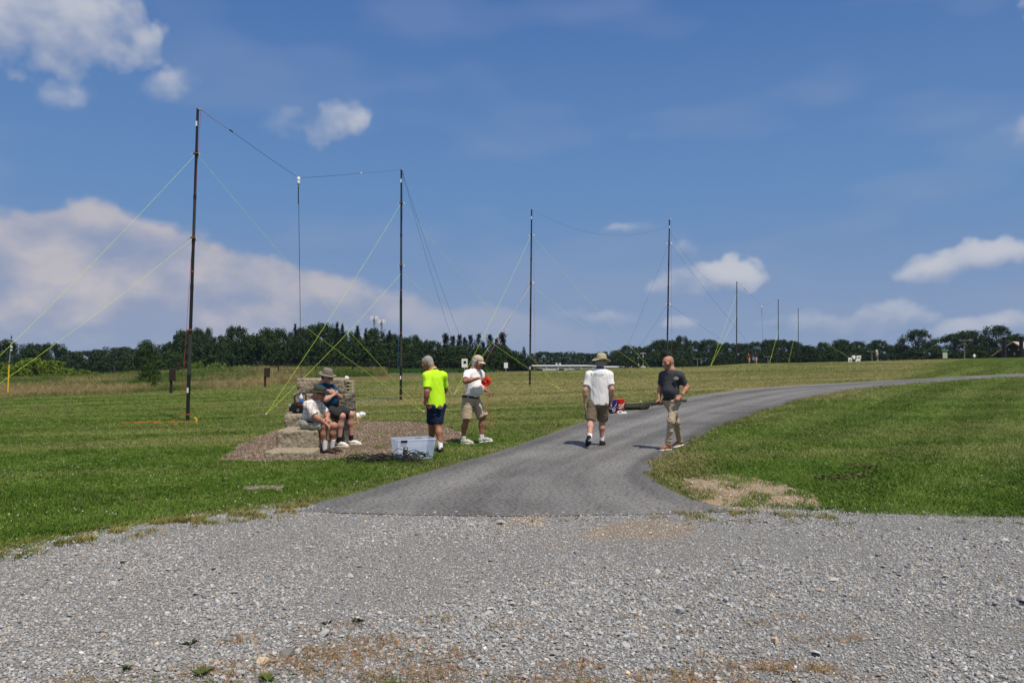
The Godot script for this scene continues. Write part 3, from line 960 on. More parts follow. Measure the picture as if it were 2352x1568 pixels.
func build_far_things() -> void:
	long_building()
	shelter()
	for a in [[393, 36.5, 1.2, 0.0, "brown sign board on a post left of the nearest mast"], [609, 41.0, 1.05, 0.35, "brown sign board on a post above the checked shirt man"], [408, 62.0, 0.9, 0.0, "small far brown sign board just left of the nearest mast"]]:
		var x := px(a[0], a[1])
		var t := thing("sign_board", a[4], "sign", on(x, -a[1]), a[3], "brown sign boards on posts")
		var k: float = a[2] / 1.15
		part("post", finish_box(Vector3(0, 0.55 * k, 0), Vector3(0.11, 1.1 * k, 0.1), 0.01), M.brown_board, t)
		part("board", finish_box(Vector3(0.09, 0.85 * k, 0.075), Vector3(0.3, 0.54 * k, 0.05), 0.01), M.brown_board, t)
	# yellow and silver pole with a small antenna, far left
	var t := thing("antenna_pole", "yellow pole with a silver top and small crossed antenna at the left edge", "pole", on(px(18, 37.5), -37.5))
	var lean := Vector3(0.18, 0, 0)
	part("lower_tube", rod(Vector3(0, -0.1, 0), Vector3(0.05, 1.55, 0), 0.032), M.yellow, t)
	part("upper_tube", rod(Vector3(0.05, 1.5, 0), Vector3(0.13, 2.6, 0), 0.022), M.steel, t)
	part("bracket", finish_box(Vector3(0.05, 1.57, 0), Vector3(0.2, 0.05, 0.08), 0.01), M.black, t)
	var can := part("matching_can", rod(Vector3(0.16, 2.18, 0.03), Vector3(0.165, 2.4, 0.03), 0.05, 0.05, 12), M.white, t)
	part("band", rod(Vector3(0.162, 2.25, 0.03), Vector3(0.163, 2.32, 0.03), 0.052, 0.052, 12), M.black, can)
	part("cross_arm", rod(Vector3(-0.03, 2.6, 0), Vector3(0.32, 2.58, 0), 0.014), M.steel, t)
	part("whip", rod(Vector3(0.13, 2.55, 0), Vector3(0.14, 2.95, 0), 0.012, 0.006), M.black, t)
	part("coil", rod(Vector3(0.135, 2.76, 0), Vector3(0.136, 2.86, 0), 0.03), M.black, t)
	# wire fence between field and crop
	var f := thing("wire_fence", "low dark wire fence in front of the green crop field", "fence", on(-14, -57))
	var prev := Vector3.ZERO
	for i in 7:
		var w := on(-17.0 + i * 2.6, -57.0 - i * 0.5) - f.position
		part("post", rod(w - Vector3(0, 0.1, 0), w + Vector3(0, 0.95, 0), 0.05, 0.05, 6), M.brown_board, f)
		if i > 0:
			for y in [0.4, 0.85]:
				part("rail", rod(prev + Vector3(0, y, 0), w + Vector3(0, y, 0), 0.018, 0.018, 5), M.brown_board, f)
		prev = w
	# two phone towers above the wood
	for a in [[859, 729, 330, "tall phone tower with a ring of white panels above the wood"], [876, 737, 330, "shorter lattice phone tower right of the tall one above the wood"]]:
		var d: float = a[2]
		var g := on(px(a[0], d), -d)
		var o := thing("phone_tower", a[3], "tower", g)
		var top: float = 1.65 + (828.0 - a[1]) * d / 1800.0 - g.y
		part("pole", rod(Vector3.ZERO, Vector3(0, top, 0), 0.7, 0.42, 8), M.steel, o)
		part("platform", rod(Vector3(0, top - 0.9, 0), Vector3(0, top - 0.7, 0), 1.1, 1.1, 10), M.steel, o)
		for k in 6:
			var an := TAU * k / 6.0
			var c := Vector3(cos(an) * 1.5, top - 0.35, sin(an) * 1.2)
			part("panel", finish_box(c, Vector3(0.34, 1.9, 0.34), 0.03), M.white, o)
			part("bracket", rod(Vector3(0, top - 0.8, 0), c, 0.09, 0.09, 5), M.steel, o)
	# wooden utility poles
	for a in [[2216, 779, 150, "wooden utility pole with a cross arm in front of the dark trees at right"], [2003, 805, 170, "thin utility pole left of the distant man in the white hat"], [1764, 817, 190, "short utility pole behind the pair walking far off"], [1602, 822, 190, "short grey pole just left of the far masts"]]:
		var d: float = a[2]
		var g := on(px(a[0], d), -d)
		var o := thing("utility_pole", a[3], "utility pole", g)
		var top: float = 1.65 + (828.0 - a[1]) * d / 1800.0 - g.y
		part("pole", rod(Vector3(0, -0.3, 0), Vector3(0, top, 0), 0.16, 0.11, 7), M.pole_wood, o)
		part("cross_arm", finish_box(Vector3(0, top - 0.25, 0.16), Vector3(2.2, 0.14, 0.12), 0.02), M.pole_wood, o)
		for s in [-0.9, 0.9]:
			part("insulator", rod(Vector3(s, top - 0.18, 0.16), Vector3(s, top + 0.02, 0.16), 0.06, 0.04, 6), M.steel, o)
	for a in [[1468, 811, 235, "pale leaning utility pole above the right end of the long building"], [1477, 809, 235, "straight pale utility pole at the right end of the long building"]]:
		var d: float = a[2]
		var g := on(px(a[0], d), -d)
		var o := thing("utility_pole", a[3], "utility pole", g)
		var top: float = 1.65 + (828.0 - a[1]) * d / 1800.0 - g.y
		part("pole", rod(Vector3(0, 0, 0), Vector3(-0.4 if a[0] < 1470 else 0.0, top, 0), 0.2, 0.14, 7), M.cream_wall, o)
		part("cross_arm", finish_box(Vector3(-0.4 if a[0] < 1470 else 0.0, top - 0.3, 0.2), Vector3(1.8, 0.16, 0.12), 0.02), M.cream_wall, o)
	# map board
	var d2 := 130.0
	t = thing("map_board", "green topped map board on two posts standing on the ridge", "sign", on(px(2171, d2), -d2))
	for s in [-0.42, 0.42]:
		part("post", rod(Vector3(s * 1.05, -0.2, 0), Vector3(s * 1.05, 1.9, 0), 0.05, 0.05, 6), M.brown_board, t)
	part("header", finish_box(Vector3(0, 1.55, 0.06), Vector3(1.32, 0.36, 0.1), 0.02), M.sign_green, t)
	part("header_line", finish_box(Vector3(0, 1.55, 0.115), Vector3(0.9, 0.06, 0.01)), M.map_paper, t)
	part("map", finish_box(Vector3(0, 0.72, 0.05), Vector3(0.78, 1.0, 0.06), 0.01), M.map_paper, t)
	# white diamond sign
	d2 = 128.0
	t = thing("diamond_sign", "white diamond shaped road sign on the ridge right of the utility pole", "sign", on(px(2239, d2), -d2))
	part("post", rod(Vector3(0, -0.2, -0.03), Vector3(0, 0.8, -0.03), 0.03, 0.03, 6), M.pole_wood, t)
	part("plate", finish_box(Vector3(0, 0.55, 0), Vector3(0.42, 0.42, 0.02), 0.0, Basis(Vector3.BACK, PI / 4).scaled(Vector3(0.9, 1.15, 1))), M.white, t)
	# white notice boards by the seated people
	for a in [[1953, 826.5, 112, 0.34, 0.42, "left white notice board on the ridge beside the seated people"], [1973, 820.5, 116, 0.42, 0.34, "highest of the white notice boards on the ridge"], [1971, 829.5, 113, 0.42, 0.40, "lower white and blue notice board on the ridge"]]:
		var d: float = a[2]
		var g := on(px(a[0], d), -d)
		var o := thing("notice_board", a[5], "sign", g)
		var y: float = 1.65 + (828.0 - a[1]) * d / 1800.0 - g.y
		part("post", rod(Vector3(0, -0.2, -0.02), Vector3(0, y, -0.02), 0.025, 0.025, 6), M.steel, o)
		part("sheet", finish_box(Vector3(0, y, 0.02), Vector3(a[3] * 1.6, a[4] * 1.5, 0.03), 0.005), M.white, o)
		part("print", finish_box(Vector3(0.02, y - 0.06, 0.038), Vector3(a[3] * 1.0, a[4] * 0.4, 0.005)), M.mast_grey if a[0] != 1971 else M.blue_cord, o)
	# small signs beyond the man in the cream cap
	d2 = 60.0
	t = thing("notice_board", "white notice board behind the man in the cream cap", "sign", on(px(1067, 45.0), -45.0))
	part("post", rod(Vector3(0, -0.1, -0.02), Vector3(0, 1.05, -0.02), 0.03, 0.03, 6), M.steel, t)
	part("sheet", finish_box(Vector3(0, 0.95, 0.01), Vector3(0.34, 0.5, 0.03), 0.005), M.white, t)
	part("print", finish_box(Vector3(0.02, 1.0, 0.028), Vector3(0.16, 0.16, 0.004)), M.black, t)
	t = thing("notice_board", "tiny white sign in the grass right of the man in the cream cap", "sign", on(px(1162, d2), -d2))
	part("post", rod(Vector3(0, -0.1, -0.02), Vector3(0, 0.5, -0.02), 0.03, 0.03, 6), M.steel, t)
	part("sheet", finish_box(Vector3(0, 0.5, 0.01), Vector3(0.3, 0.42, 0.03), 0.005), M.white, t)

func finish_box(mid: Vector3, size: Vector3, bevel := 0.0, b := Basis()) -> ArrayMesh:
	var st := surf()
	box(st, mid, size, bevel, b)
	return finish(st)

func long_building() -> void:
	var d := 240.0
	var x0 := px(1222, d)
	var t := thing("long_building", "long low pale flat roofed building half hidden by the ridge", "building", Vector3(x0, -5.55, -d), 0.10)
	var L := px(1496, d) - x0
	part("wall", finish_box(Vector3(L * 0.27, 2.75, -8), Vector3(L * 0.54, 5.5, 16)), M.cream_wall, t)
	part("wall", finish_box(Vector3(L * 0.78, 2.55, -10), Vector3(L * 0.48, 5.1, 16)), M.cream_wall, t)
	part("roof", finish_box(Vector3(L * 0.27, 5.62, -8), Vector3(L * 0.55, 0.24, 16.6)), M.white, t)
	part("roof", finish_box(Vector3(L * 0.78, 5.22, -10), Vector3(L * 0.49, 0.24, 16.6)), M.white, t)
	for i in 9:
		var w := part("window", finish_box(Vector3(L * (0.57 + i * 0.045), 4.2, -1.98), Vector3(0.9, 0.9, 0.1)), M.cream_wall, t)
		part("pane", finish_box(Vector3(L * (0.57 + i * 0.045), 4.2, -1.9), Vector3(0.7, 0.7, 0.08)), M.window_dark, w)
	for i in 4:
		var xx: float = [0.06, 0.24, 0.39, 0.5][i] * L
		var w := part("doorway", finish_box(Vector3(xx, 4.1, 0.02), Vector3(2.6, 1.5, 0.1)), M.cream_wall, t)
		part("pane", finish_box(Vector3(xx, 4.1, 0.1), Vector3(2.3, 1.3, 0.08)), M.window_dark, w)
	for i in 6:
		part("pilaster", finish_box(Vector3(L * (0.02 + i * 0.1), 2.7, 0.06), Vector3(0.35, 5.4, 0.2)), M.cream_wall, t)
	for i in 3:
		part("roof_vent", finish_box(Vector3(L * [0.22, 0.25, 0.62][i], 6.0 if i < 2 else 5.6, -3), Vector3(0.6, 0.8, 0.6), 0.05), M.steel, t)
	var r := RandomNumberGenerator.new()
	r.seed = 12
	for i in 4:
		plant("bush%d" % (i % 3), "green_bush", ["round bush at the left end of the pale building", "bush by the middle doorway of the pale building", "bush in front of the pale building's step in height", "bush at the right part of the pale building"][i], "bush", "", Vector3(x0 + L * [0.04, 0.36, 0.6, 0.72][i], -5.8, -d + 2.5), 4.6, 5.5, i)

func shelter() -> void:
	# plank shelter whose gable looks at us, cut by the right edge
	var d := 142.0
	var t := thing("picnic_shelter", "dark brown wooden shelter with a pale shingle roof at the right edge", "building", on(px(2330, d), -d, -0.3), -0.8)
	var w := 4.6
	var eave := 1.75
	var ridge := 3.5
	var n := 18
	for i in n:
		var x := -w * 0.5 + w * (i + 0.5) / n
		var top := lerpf(ridge - 0.25, eave - 0.2, absf(x) / (w * 0.5))
		part("plank", finish_box(Vector3(x, 0.45 + (top - 0.45) * 0.5, 0), Vector3(w / n - 0.015, top - 0.45, 0.06)), M.shelter_wall, t)
	part("wall", finish_box(Vector3(0, 1.0, -4.05), Vector3(w - 0.05, 1.5, 8.0)), M.shelter_wall, t)
	part("floor_beam", finish_box(Vector3(0, 0.36, 0.08), Vector3(w + 1.0, 0.16, 0.2), 0.02), M.shelter_wall, t)
	for s in [-1.0, 1.0]:
		for k in 3:
			part("pier", finish_box(Vector3(s * w * 0.45 * (k * 0.5), 0.1, 0.0), Vector3(0.3, 0.6, 0.3), 0.02), M.brown_board, t)
		var a := Vector3(0, ridge, 0.7)
		var b := Vector3(s * (w * 0.5 + 1.1), eave - 0.75, 0.7)
		var run := (b - a)
		var basis := Basis(run.normalized(), Vector3.BACK.cross(run.normalized()).normalized(), Vector3.BACK)
		var slab := part("roof", finish_box((a + b) * 0.5 + Vector3(0, 0, -5.2), Vector3(run.length(), 0.12, 10.4), 0.02, basis), M.shelter_roof, t)
		part("barge_board", finish_box((a + b) * 0.5 + Vector3(0, -0.14, 0.02), Vector3(run.length(), 0.2, 0.06), 0.01, basis), M.pole_wood, slab)
	for s in [-0.75, 0.75]:
		part("lamp", rod(Vector3(s, 2.1, 0.04), Vector3(s, 2.1, 0.14), 0.13, 0.13, 8), M.steel, t)
	part("notice", finish_box(Vector3(0.1, 1.3, 0.05), Vector3(0.24, 0.4, 0.03)), M.map_paper, t)
	part("handrail", finish_box(Vector3(-1.95, 1.5, 0.08), Vector3(0.7, 0.12, 0.05)), M.tape_orange, t)
	for a in [[2308, 771, 136.0, "left dark stove pipe standing before the shelter"], [2347, 770, 139.0, "right dark stove pipe rising past the shelter roof"]]:
		var dd: float = a[2]
		var g := on(px(a[0], dd), -dd, -0.2)
		var o := thing("stove_pipe", a[3], "chimney", g)
		var top: float = 1.65 + (828.0 - a[1]) * dd / 1800.0 - g.y
		part("pipe", rod(Vector3.ZERO, Vector3(0, top - 0.2, 0), 0.34, 0.32, 12), M.black, o)
		part("cap", rod(Vector3(0, top - 0.2, 0), Vector3(0, top, 0), 0.4, 0.4, 12), M.steel, o)

# ---------------------------------------------------------------- masts, ropes and wires
func mast(label: String, foot: Vector3, top: Vector3, r: float, near: bool, guy: Array) -> Node3D:
	var t := thing("antenna_mast", label, "mast", foot, 0.0, "dark tubular antenna masts")
	var v := top - foot
	var n := 7
	for i in n:
		var a := v * (float(i) / n)
		var b := v * (float(i + 1) / n)
		var m: Material = M.mast if i % 3 != 1 else M.mast_grey
		var s := part("tube_section", rod(a - Vector3(0, 0.05 if i == 0 else 0.0, 0), b, r * (1.0 - 0.05 * i), r * (1.0 - 0.05 * i), 12), m, t)
		if near and i > 0:
			part("sleeve", rod(a - v.normalized() * 0.06, a + v.normalized() * 0.06, r * (1.12 - 0.05 * i), r * (1.12 - 0.05 * i), 12), M.black, s)
	for g in guy:
		var c := v * float(g)
		part("guy_collar", rod(c - v.normalized() * 0.012, c + v.normalized() * 0.012, r * 1.8, r * 1.8, 14), M.collar, t)
		if near:
			for k in 3:
				var a := TAU * k / 3.0 + 0.5
				part("shackle", rod(c + Vector3(cos(a), 0, sin(a)) * r * 1.9, c + Vector3(cos(a), -0.4, sin(a)) * r * 3.2, 0.012, 0.012, 6), M.steel, t)
	part("pulley", rod(v + Vector3(0, -0.02, 0), v + Vector3(0.1, -0.03, 0.02), 0.028, 0.028, 8), M.steel, t)
	if near:
		for k in [0.022, 0.29, 0.475]:
			part("tape_band", rod(v * k, v * (k + 0.0035), r * 1.06, r * 1.06, 12), M.tape_orange, t)
		for k in [0.10, 0.95]:
			part("paper_tag", finish_box(v * k + Vector3(-0.004, 0, r * 0.98), Vector3(r * 0.9, 0.13, 0.006)), M.white, t)
	return t

func line(called: String, label: String, category: String, a: Vector3, b: Vector3, sag: float, r: float, m: Material, group := "") -> Node3D:
	var st := surf()
	tube(st, rope_points(a, b, sag), [r], 6)
	var o := part(called, finish(st), m, self)
	tag(o, label, category, group)
	return o

func build_masts() -> void:
	# foot and head of each mast
	var feet := [on(-8.5, -20.55), on(-4.04, -28.5), on(0.85, -37.3), on(8.1, -41.0), on(22.36, -78.0), on(34.0, -100.0), on(43.5, -119.0)]
	var heads := [Vector3(-8.31, 8.31, -20.55), Vector3(-4.05, 8.64, -28.5), Vector3(0.94, 8.89, -37.3), Vector3(8.28, 9.08, -41.0), Vector3(22.45, 9.55, -78.0), Vector3(34.06, 9.55, -100.0), Vector3(43.56, 9.66, -119.0)]
	var names := ["nearest dark antenna mast rising left of the seated men", "second dark mast just left of the man in the lime shirt", "third dark mast between the cream cap man and the wide hat man", "fourth dark mast rising behind the bald man", "fifth mast far off, tallest of the distant three", "sixth distant mast, middle of the far three", "seventh and farthest mast, shortest of the far three"]
	for i in 7:
		mast(names[i], feet[i], heads[i], 0.047 if i < 4 else 0.06, i < 4, [0.585, 0.855] if i != 3 else [0.47, 0.85])
	# ground anchors
	var A := [on(-10.82, -13.9), on(-2.54, -22.57), on(-7.0, -22.32), on(2.01, -31.77), on(-2.29, -31.0), on(7.12, -36.75), on(4.6, -36.2), on(17.5, -53.0)]
	var H := func(i: int, f: float) -> Vector3: return feet[i].lerp(heads[i], f)
	var g := "lime guy ropes"
	var L: Material = M.lime_rope
	var ropes := [
		[0, 0.855, 0, "upper lime guy rope running off the left edge from the nearest mast"], [0, 0.585, 0, "lower lime guy rope running off the left edge from the nearest mast"],
		[0, 0.855, 1, "upper lime guy rope from the nearest mast down to the right"], [0, 0.585, 1, "lower lime guy rope from the nearest mast down to the right, past the hats"],
		[1, 0.855, 2, "upper lime guy rope from the second mast down to the left"], [1, 0.55, 2, "lower lime guy rope from the second mast down to the left"],
		[1, 0.855, 3, "upper lime guy rope from the second mast down to the right"], [1, 0.55, 3, "lower lime guy rope from the second mast down to the right"],
		[2, 0.855, 4, "upper lime guy rope from the third mast down to the left"], [2, 0.57, 4, "lower lime guy rope from the third mast down to the left"],
		[2, 0.855, 5, "upper lime guy rope from the third mast down to the right"], [2, 0.57, 5, "lower lime guy rope from the third mast down to the right"]]
	for r in ropes:
		line("guy_rope", r[3], "rope", H.call(r[0], r[1]), A[r[2]] + Vector3(0, 0.05, 0), 0.12, 0.0031 if r[0] == 0 else 0.0038, L, g)
	for i in 6:
		var t := thing("ground_stake", ["white topped stake left of the frame holding two lime ropes", "stake holding two lime ropes left of the lime shirt man", "stake holding two lime ropes left of the stone steps", "stake holding two lime ropes right of the third mast", "stake holding two lime ropes behind the cream cap man", "stake holding two lime ropes behind the bald man"][i], "stake", A[i])
		part("peg", rod(Vector3(0, -0.1, 0), Vector3(0, 0.06, 0), 0.012, 0.012, 6), M.steel, t)
		part("cap", rod(Vector3(0, 0.055, 0), Vector3(0, 0.085, 0), 0.025, 0.025, 8), M.white, t)
	var dk: Material = M.dark_rope
	for r in [[3, 0.85, 6, "upper dark guy line from the fourth mast down to the left"], [3, 0.47, 6, "lower dark guy line from the fourth mast down to the left"], [3, 0.85, 7, "upper dark guy line from the fourth mast down to the right"], [3, 0.47, 7, "lower dark guy line from the fourth mast down to the right"]]:
		line("guy_rope", r[3], "rope", H.call(r[0], r[1]), A[r[2]], 0.1, 0.0042, dk, "dark guy lines of the fourth mast")
	for k in 2:
		line("halyard", ["left of two dark lines slanting down from the second mast's top", "right of two dark lines slanting down from the second mast's top"][k], "rope", heads[1], on(-2.1 + 0.5 * k, -38.0 - k), 0.35, 0.0045, dk)
	# lime ropes of the far masts
	line("guy_rope", "lime guy rope at the left foot of the fifth mast", "rope", H.call(4, 0.6), on(17.7, -70.0), 0.0, 0.008, L, g)
	line("guy_rope", "upper lime guy rope of the fifth mast", "rope", H.call(4, 0.85), on(17.7, -70.0), 0.0, 0.007, L, g)
	line("guy_rope", "lime guy rope slanting down from the sixth mast", "rope", H.call(5, 0.5), on(30.2, -92.0), 0.0, 0.010, L, g)
	line("guy_rope", "lime guy rope slanting down from the seventh mast", "rope", H.call(6, 0.8), on(39.5, -112.0), 0.0, 0.008, L, g)
	line("guy_rope", "lime guy rope right of the far masts before the trees", "rope", H.call(6, 0.5) + Vector3(3, -1.0, 2), on(52.0, -118.0), 0.0, 0.010, L, g)
	# halyards hanging along the masts
	for i in 4:
		line("halyard", ["red halyard hanging beside the nearest mast", "blue halyard hanging beside the second mast", "red halyard hanging beside the third mast", "red halyard hanging beside the fourth mast"][i], "rope", heads[i] + Vector3(0.09, -0.04, 0.02), feet[i] + Vector3([-0.16, -0.14, 0.25, 0.25][i], 0.1, 0.05), 0.0, 0.0045, M.red_rope if i != 1 else M.blue_cord)
	line("halyard", "red rope slanting left from the third mast's middle", "rope", H.call(2, 0.6), on(-1.3, -36.0, 1.1), 0.1, 0.005, M.red_rope)
	# the dipoles
	var f1 := Vector3(-6.69, 7.35, -24.4)
	antenna("nearest wire antenna with white centre piece between the first two masts", heads[0] + Vector3(0.1, -0.04, 0), heads[1], f1, 0.02, on(-6.6, -24.6), 0.0055)
	line("antenna_wire", "sagging dark antenna wire between the third and fourth masts", "wire", heads[2], heads[3] - Vector3(0, 0.35, 0), 0.85, 0.0035, dk)
	line("antenna_wire", "sagging dark wire from the fourth mast's top to the fifth mast", "wire", heads[3] - Vector3(0, 0.6, 0), heads[4] - Vector3(0, 0.05, 0), 1.5, 0.004, dk)
	antenna("far wire antenna with white centre piece between the fifth and sixth masts", heads[4], heads[5], Vector3(29.06, 7.98, -91.0), 0.0, on(29.2, -91.0), 0.007)

func antenna(label: String, a: Vector3, b: Vector3, c: Vector3, sag: float, foot: Vector3, r: float) -> void:
	var t := thing("wire_antenna", label, "antenna", c)
	var ia := a.lerp(c, 0.27) - c
	var ib := b.lerp(c, 0.43) - c
	for s in [[a - c, ia, M.red_rope], [ia, Vector3(0, 0.02, 0), M.dark_rope], [b - c, ib, M.blue_cord], [ib, Vector3(0, 0.02, 0), M.dark_rope]]:
		var st := surf()
		tube(st, rope_points(s[0], s[1], sag, 6), [r], 6)
		part("wire", finish(st), s[2], t)
	part("insulator", rod(ia + (ia * 0.02), ia - ia * 0.02, r * 3.4, r * 3.4, 8), M.black, t)
	part("insulator", rod(ib + (ib * 0.012), ib - ib * 0.012, r * 3.4, r * 3.4, 8), M.white, t)
	var k := r / 0.0055
	var st := surf()
	lathe(st, [Vector2(0.001, -0.2 * k), Vector2(0.05 * k, -0.2 * k), Vector2(0.05 * k, -0.12 * k), Vector2(0.036 * k, -0.07 * k), Vector2(0.052 * k, -0.03 * k), Vector2(0.052 * k, 0.04 * k), Vector2(0.001, 0.05 * k)], 14)
	part("centre_piece", finish(st), M.white, t)
	var fl := surf()
	tube(fl, rope_points(Vector3(0, -0.2 * k, 0), foot - c, 0.0, 6), [r * 1.4], 6)
	part("feed_line", finish(fl), M.black, t)
	part("choke", rod(Vector3(0, -0.25 * k, 0), Vector3(0, -0.8 * k, 0), r * 3.0, r * 2.6, 8), M.black, t)

# ---------------------------------------------------------------- stacked stone steps
func rough_block(mid: Vector3, size: Vector3, s: int, rough := 0.03, turn := 0.0, tilt := 0.0) -> ArrayMesh:
	var n := FastNoiseLite.new()
	set_noise(n, s, 2.0, 3)
	var n2 := FastNoiseLite.new()
	set_noise(n2, s + 1, 9.0, 3)
	var h := size * 0.5
	var rb := Basis(Vector3.UP, turn) * Basis(Vector3.BACK, tilt)
	var round_r := minf(0.026, minf(h.x, minf(h.y, h.z)) * 0.5)
	var st := surf()
	st.set_smooth_group(0)
	for axis in 3:
		for sg in [-1.0, 1.0]:
			var u := (axis + 1) % 3
			var w := (axis + 2) % 3
			var nu := maxi(4, int(size[u] / 0.035))
			var nw := maxi(4, int(size[w] / 0.035))
			var grid := []
			for i in nu + 1:
				var row := []
				for j in nw + 1:
					var p := Vector3.ZERO
					p[axis] = sg * h[axis]
					p[u] = lerpf(-h[u], h[u], float(i) / nu)
					p[w] = lerpf(-h[w], h[w], float(j) / nw)
					# rounded edges, then chipped faces; the top is worn smooth
					var core := Vector3(clampf(p.x, -h.x + round_r, h.x - round_r), clampf(p.y, -h.y + round_r, h.y - round_r), clampf(p.z, -h.z + round_r, h.z - round_r))
					var out := (p - core).normalized()
					var q := core + out * round_r
					var amount := rough * 0.7 * (0.25 if out.y > 0.8 else 1.0)
					var ridged := 1.0 - absf(n.get_noise_3d(q.x * 1.0 + s, q.y * 1.9, q.z)) * 2.4
					q += out * (ridged * amount * 0.42 - amount * 0.3 + n2.get_noise_3dv(q + Vector3.ONE * s) * amount * 0.45)
					row.append(mid + rb * q)
				grid.append(row)
			for i in nu:
				for j in nw:
					if sg > 0.0:
						quad(st, grid[i][j], grid[i][j + 1], grid[i + 1][j + 1], grid[i + 1][j])
					else:
						quad(st, grid[i][j], grid[i + 1][j], grid[i + 1][j + 1], grid[i][j + 1])
	return finish(st, true)

func build_stones() -> void:
	var list := [
		[-3.75, 0.055, -13.46, 0.82, 0.15, 0.62, 0.045, 0.02, "sandstone", "lowest flat sandstone step at the front of the stack"],
		[-3.76, 0.255, -14.12, 0.74, 0.36, 0.78, 0.075, 0.0, "sandstone", "second sandstone step, the one the checked shirt man sits on"],
		[-3.83, 0.53, -14.92, 0.78, 0.26, 0.80, 0.05, 0.0, "sandstone", "third sandstone step carrying the black tool bag"],
		[-3.78, 0.20, -14.95, 0.86, 0.42, 0.8, 0.05, 0.03, "sandstone_dark", "stone under the third step, mostly hidden by legs"],
		[-4.22, 0.5, -15.2, 0.3, 0.32, 0.34, 0.035, 0.3, "sandstone_dark", "small dark stone poking out behind the left of the stack"],
		[-4.02, 0.84, -15.60, 0.56, 0.33, 0.55, 0.03, 0.05, "sandstone", "left sandstone block carrying the top stone"],
		[-3.45, 0.82, -15.62, 0.54, 0.37, 0.58, 0.06, -0.06, "sandstone_dark", "dark mossy block under the right end of the top stone"],
		[-3.77, 1.15, -15.66, 0.93, 0.30, 0.60, 0.08, 0.02, "sandstone", "long top stone of the stack behind the blue shirt man"],
		[-3.78, 0.33, -15.7, 0.95, 0.66, 0.6, 0.03, 0.0, "sandstone_dark", "hidden core stone of the stack"],
		[-3.95, 0.27, -18.6, 0.5, 0.6, 0.5, 0.05, 0.15, "sandstone_gold", "golden stone seen behind the blue shirt man's knees"],
		[-3.9, 0.12, -19.4, 0.3, 0.3, 0.36, 0.05, -0.1, "sandstone_gold", "rounded yellow stone on the chips behind the blue shirt man's knees"],
	]
	for i in list.size():
		var a: Array = list[i]
		var t := part("stone_block", rough_block(Vector3.ZERO, Vector3(a[3], a[4], a[5]), 300 + i * 7, a[6], a[7], 0.0), M[a[8]], self)
		t.position = Vector3(a[0], a[1], a[2])
		tag(t, a[9], "stone", "stacked stones")
	var f := part("flat_stone", rough_block(Vector3.ZERO, Vector3(0.5, 0.06, 0.24), 390, 0.012, 0.1), M.sandstone_dark, self)
	f.position = Vector3(-3.19, 0.004, -10.11)
	tag(f, "flat grey stone sunk in the lawn left of the path", "stone")

# ---------------------------------------------------------------- things lying about
func wander(pts: Array, r: float, m: Material, called: String, parent: Node, per := 6, sides := 6) -> MeshInstance3D:
	var st := surf()
	tube(st, smooth_path(pts, per), [r], sides)
	return part(called, finish(st), m, parent)

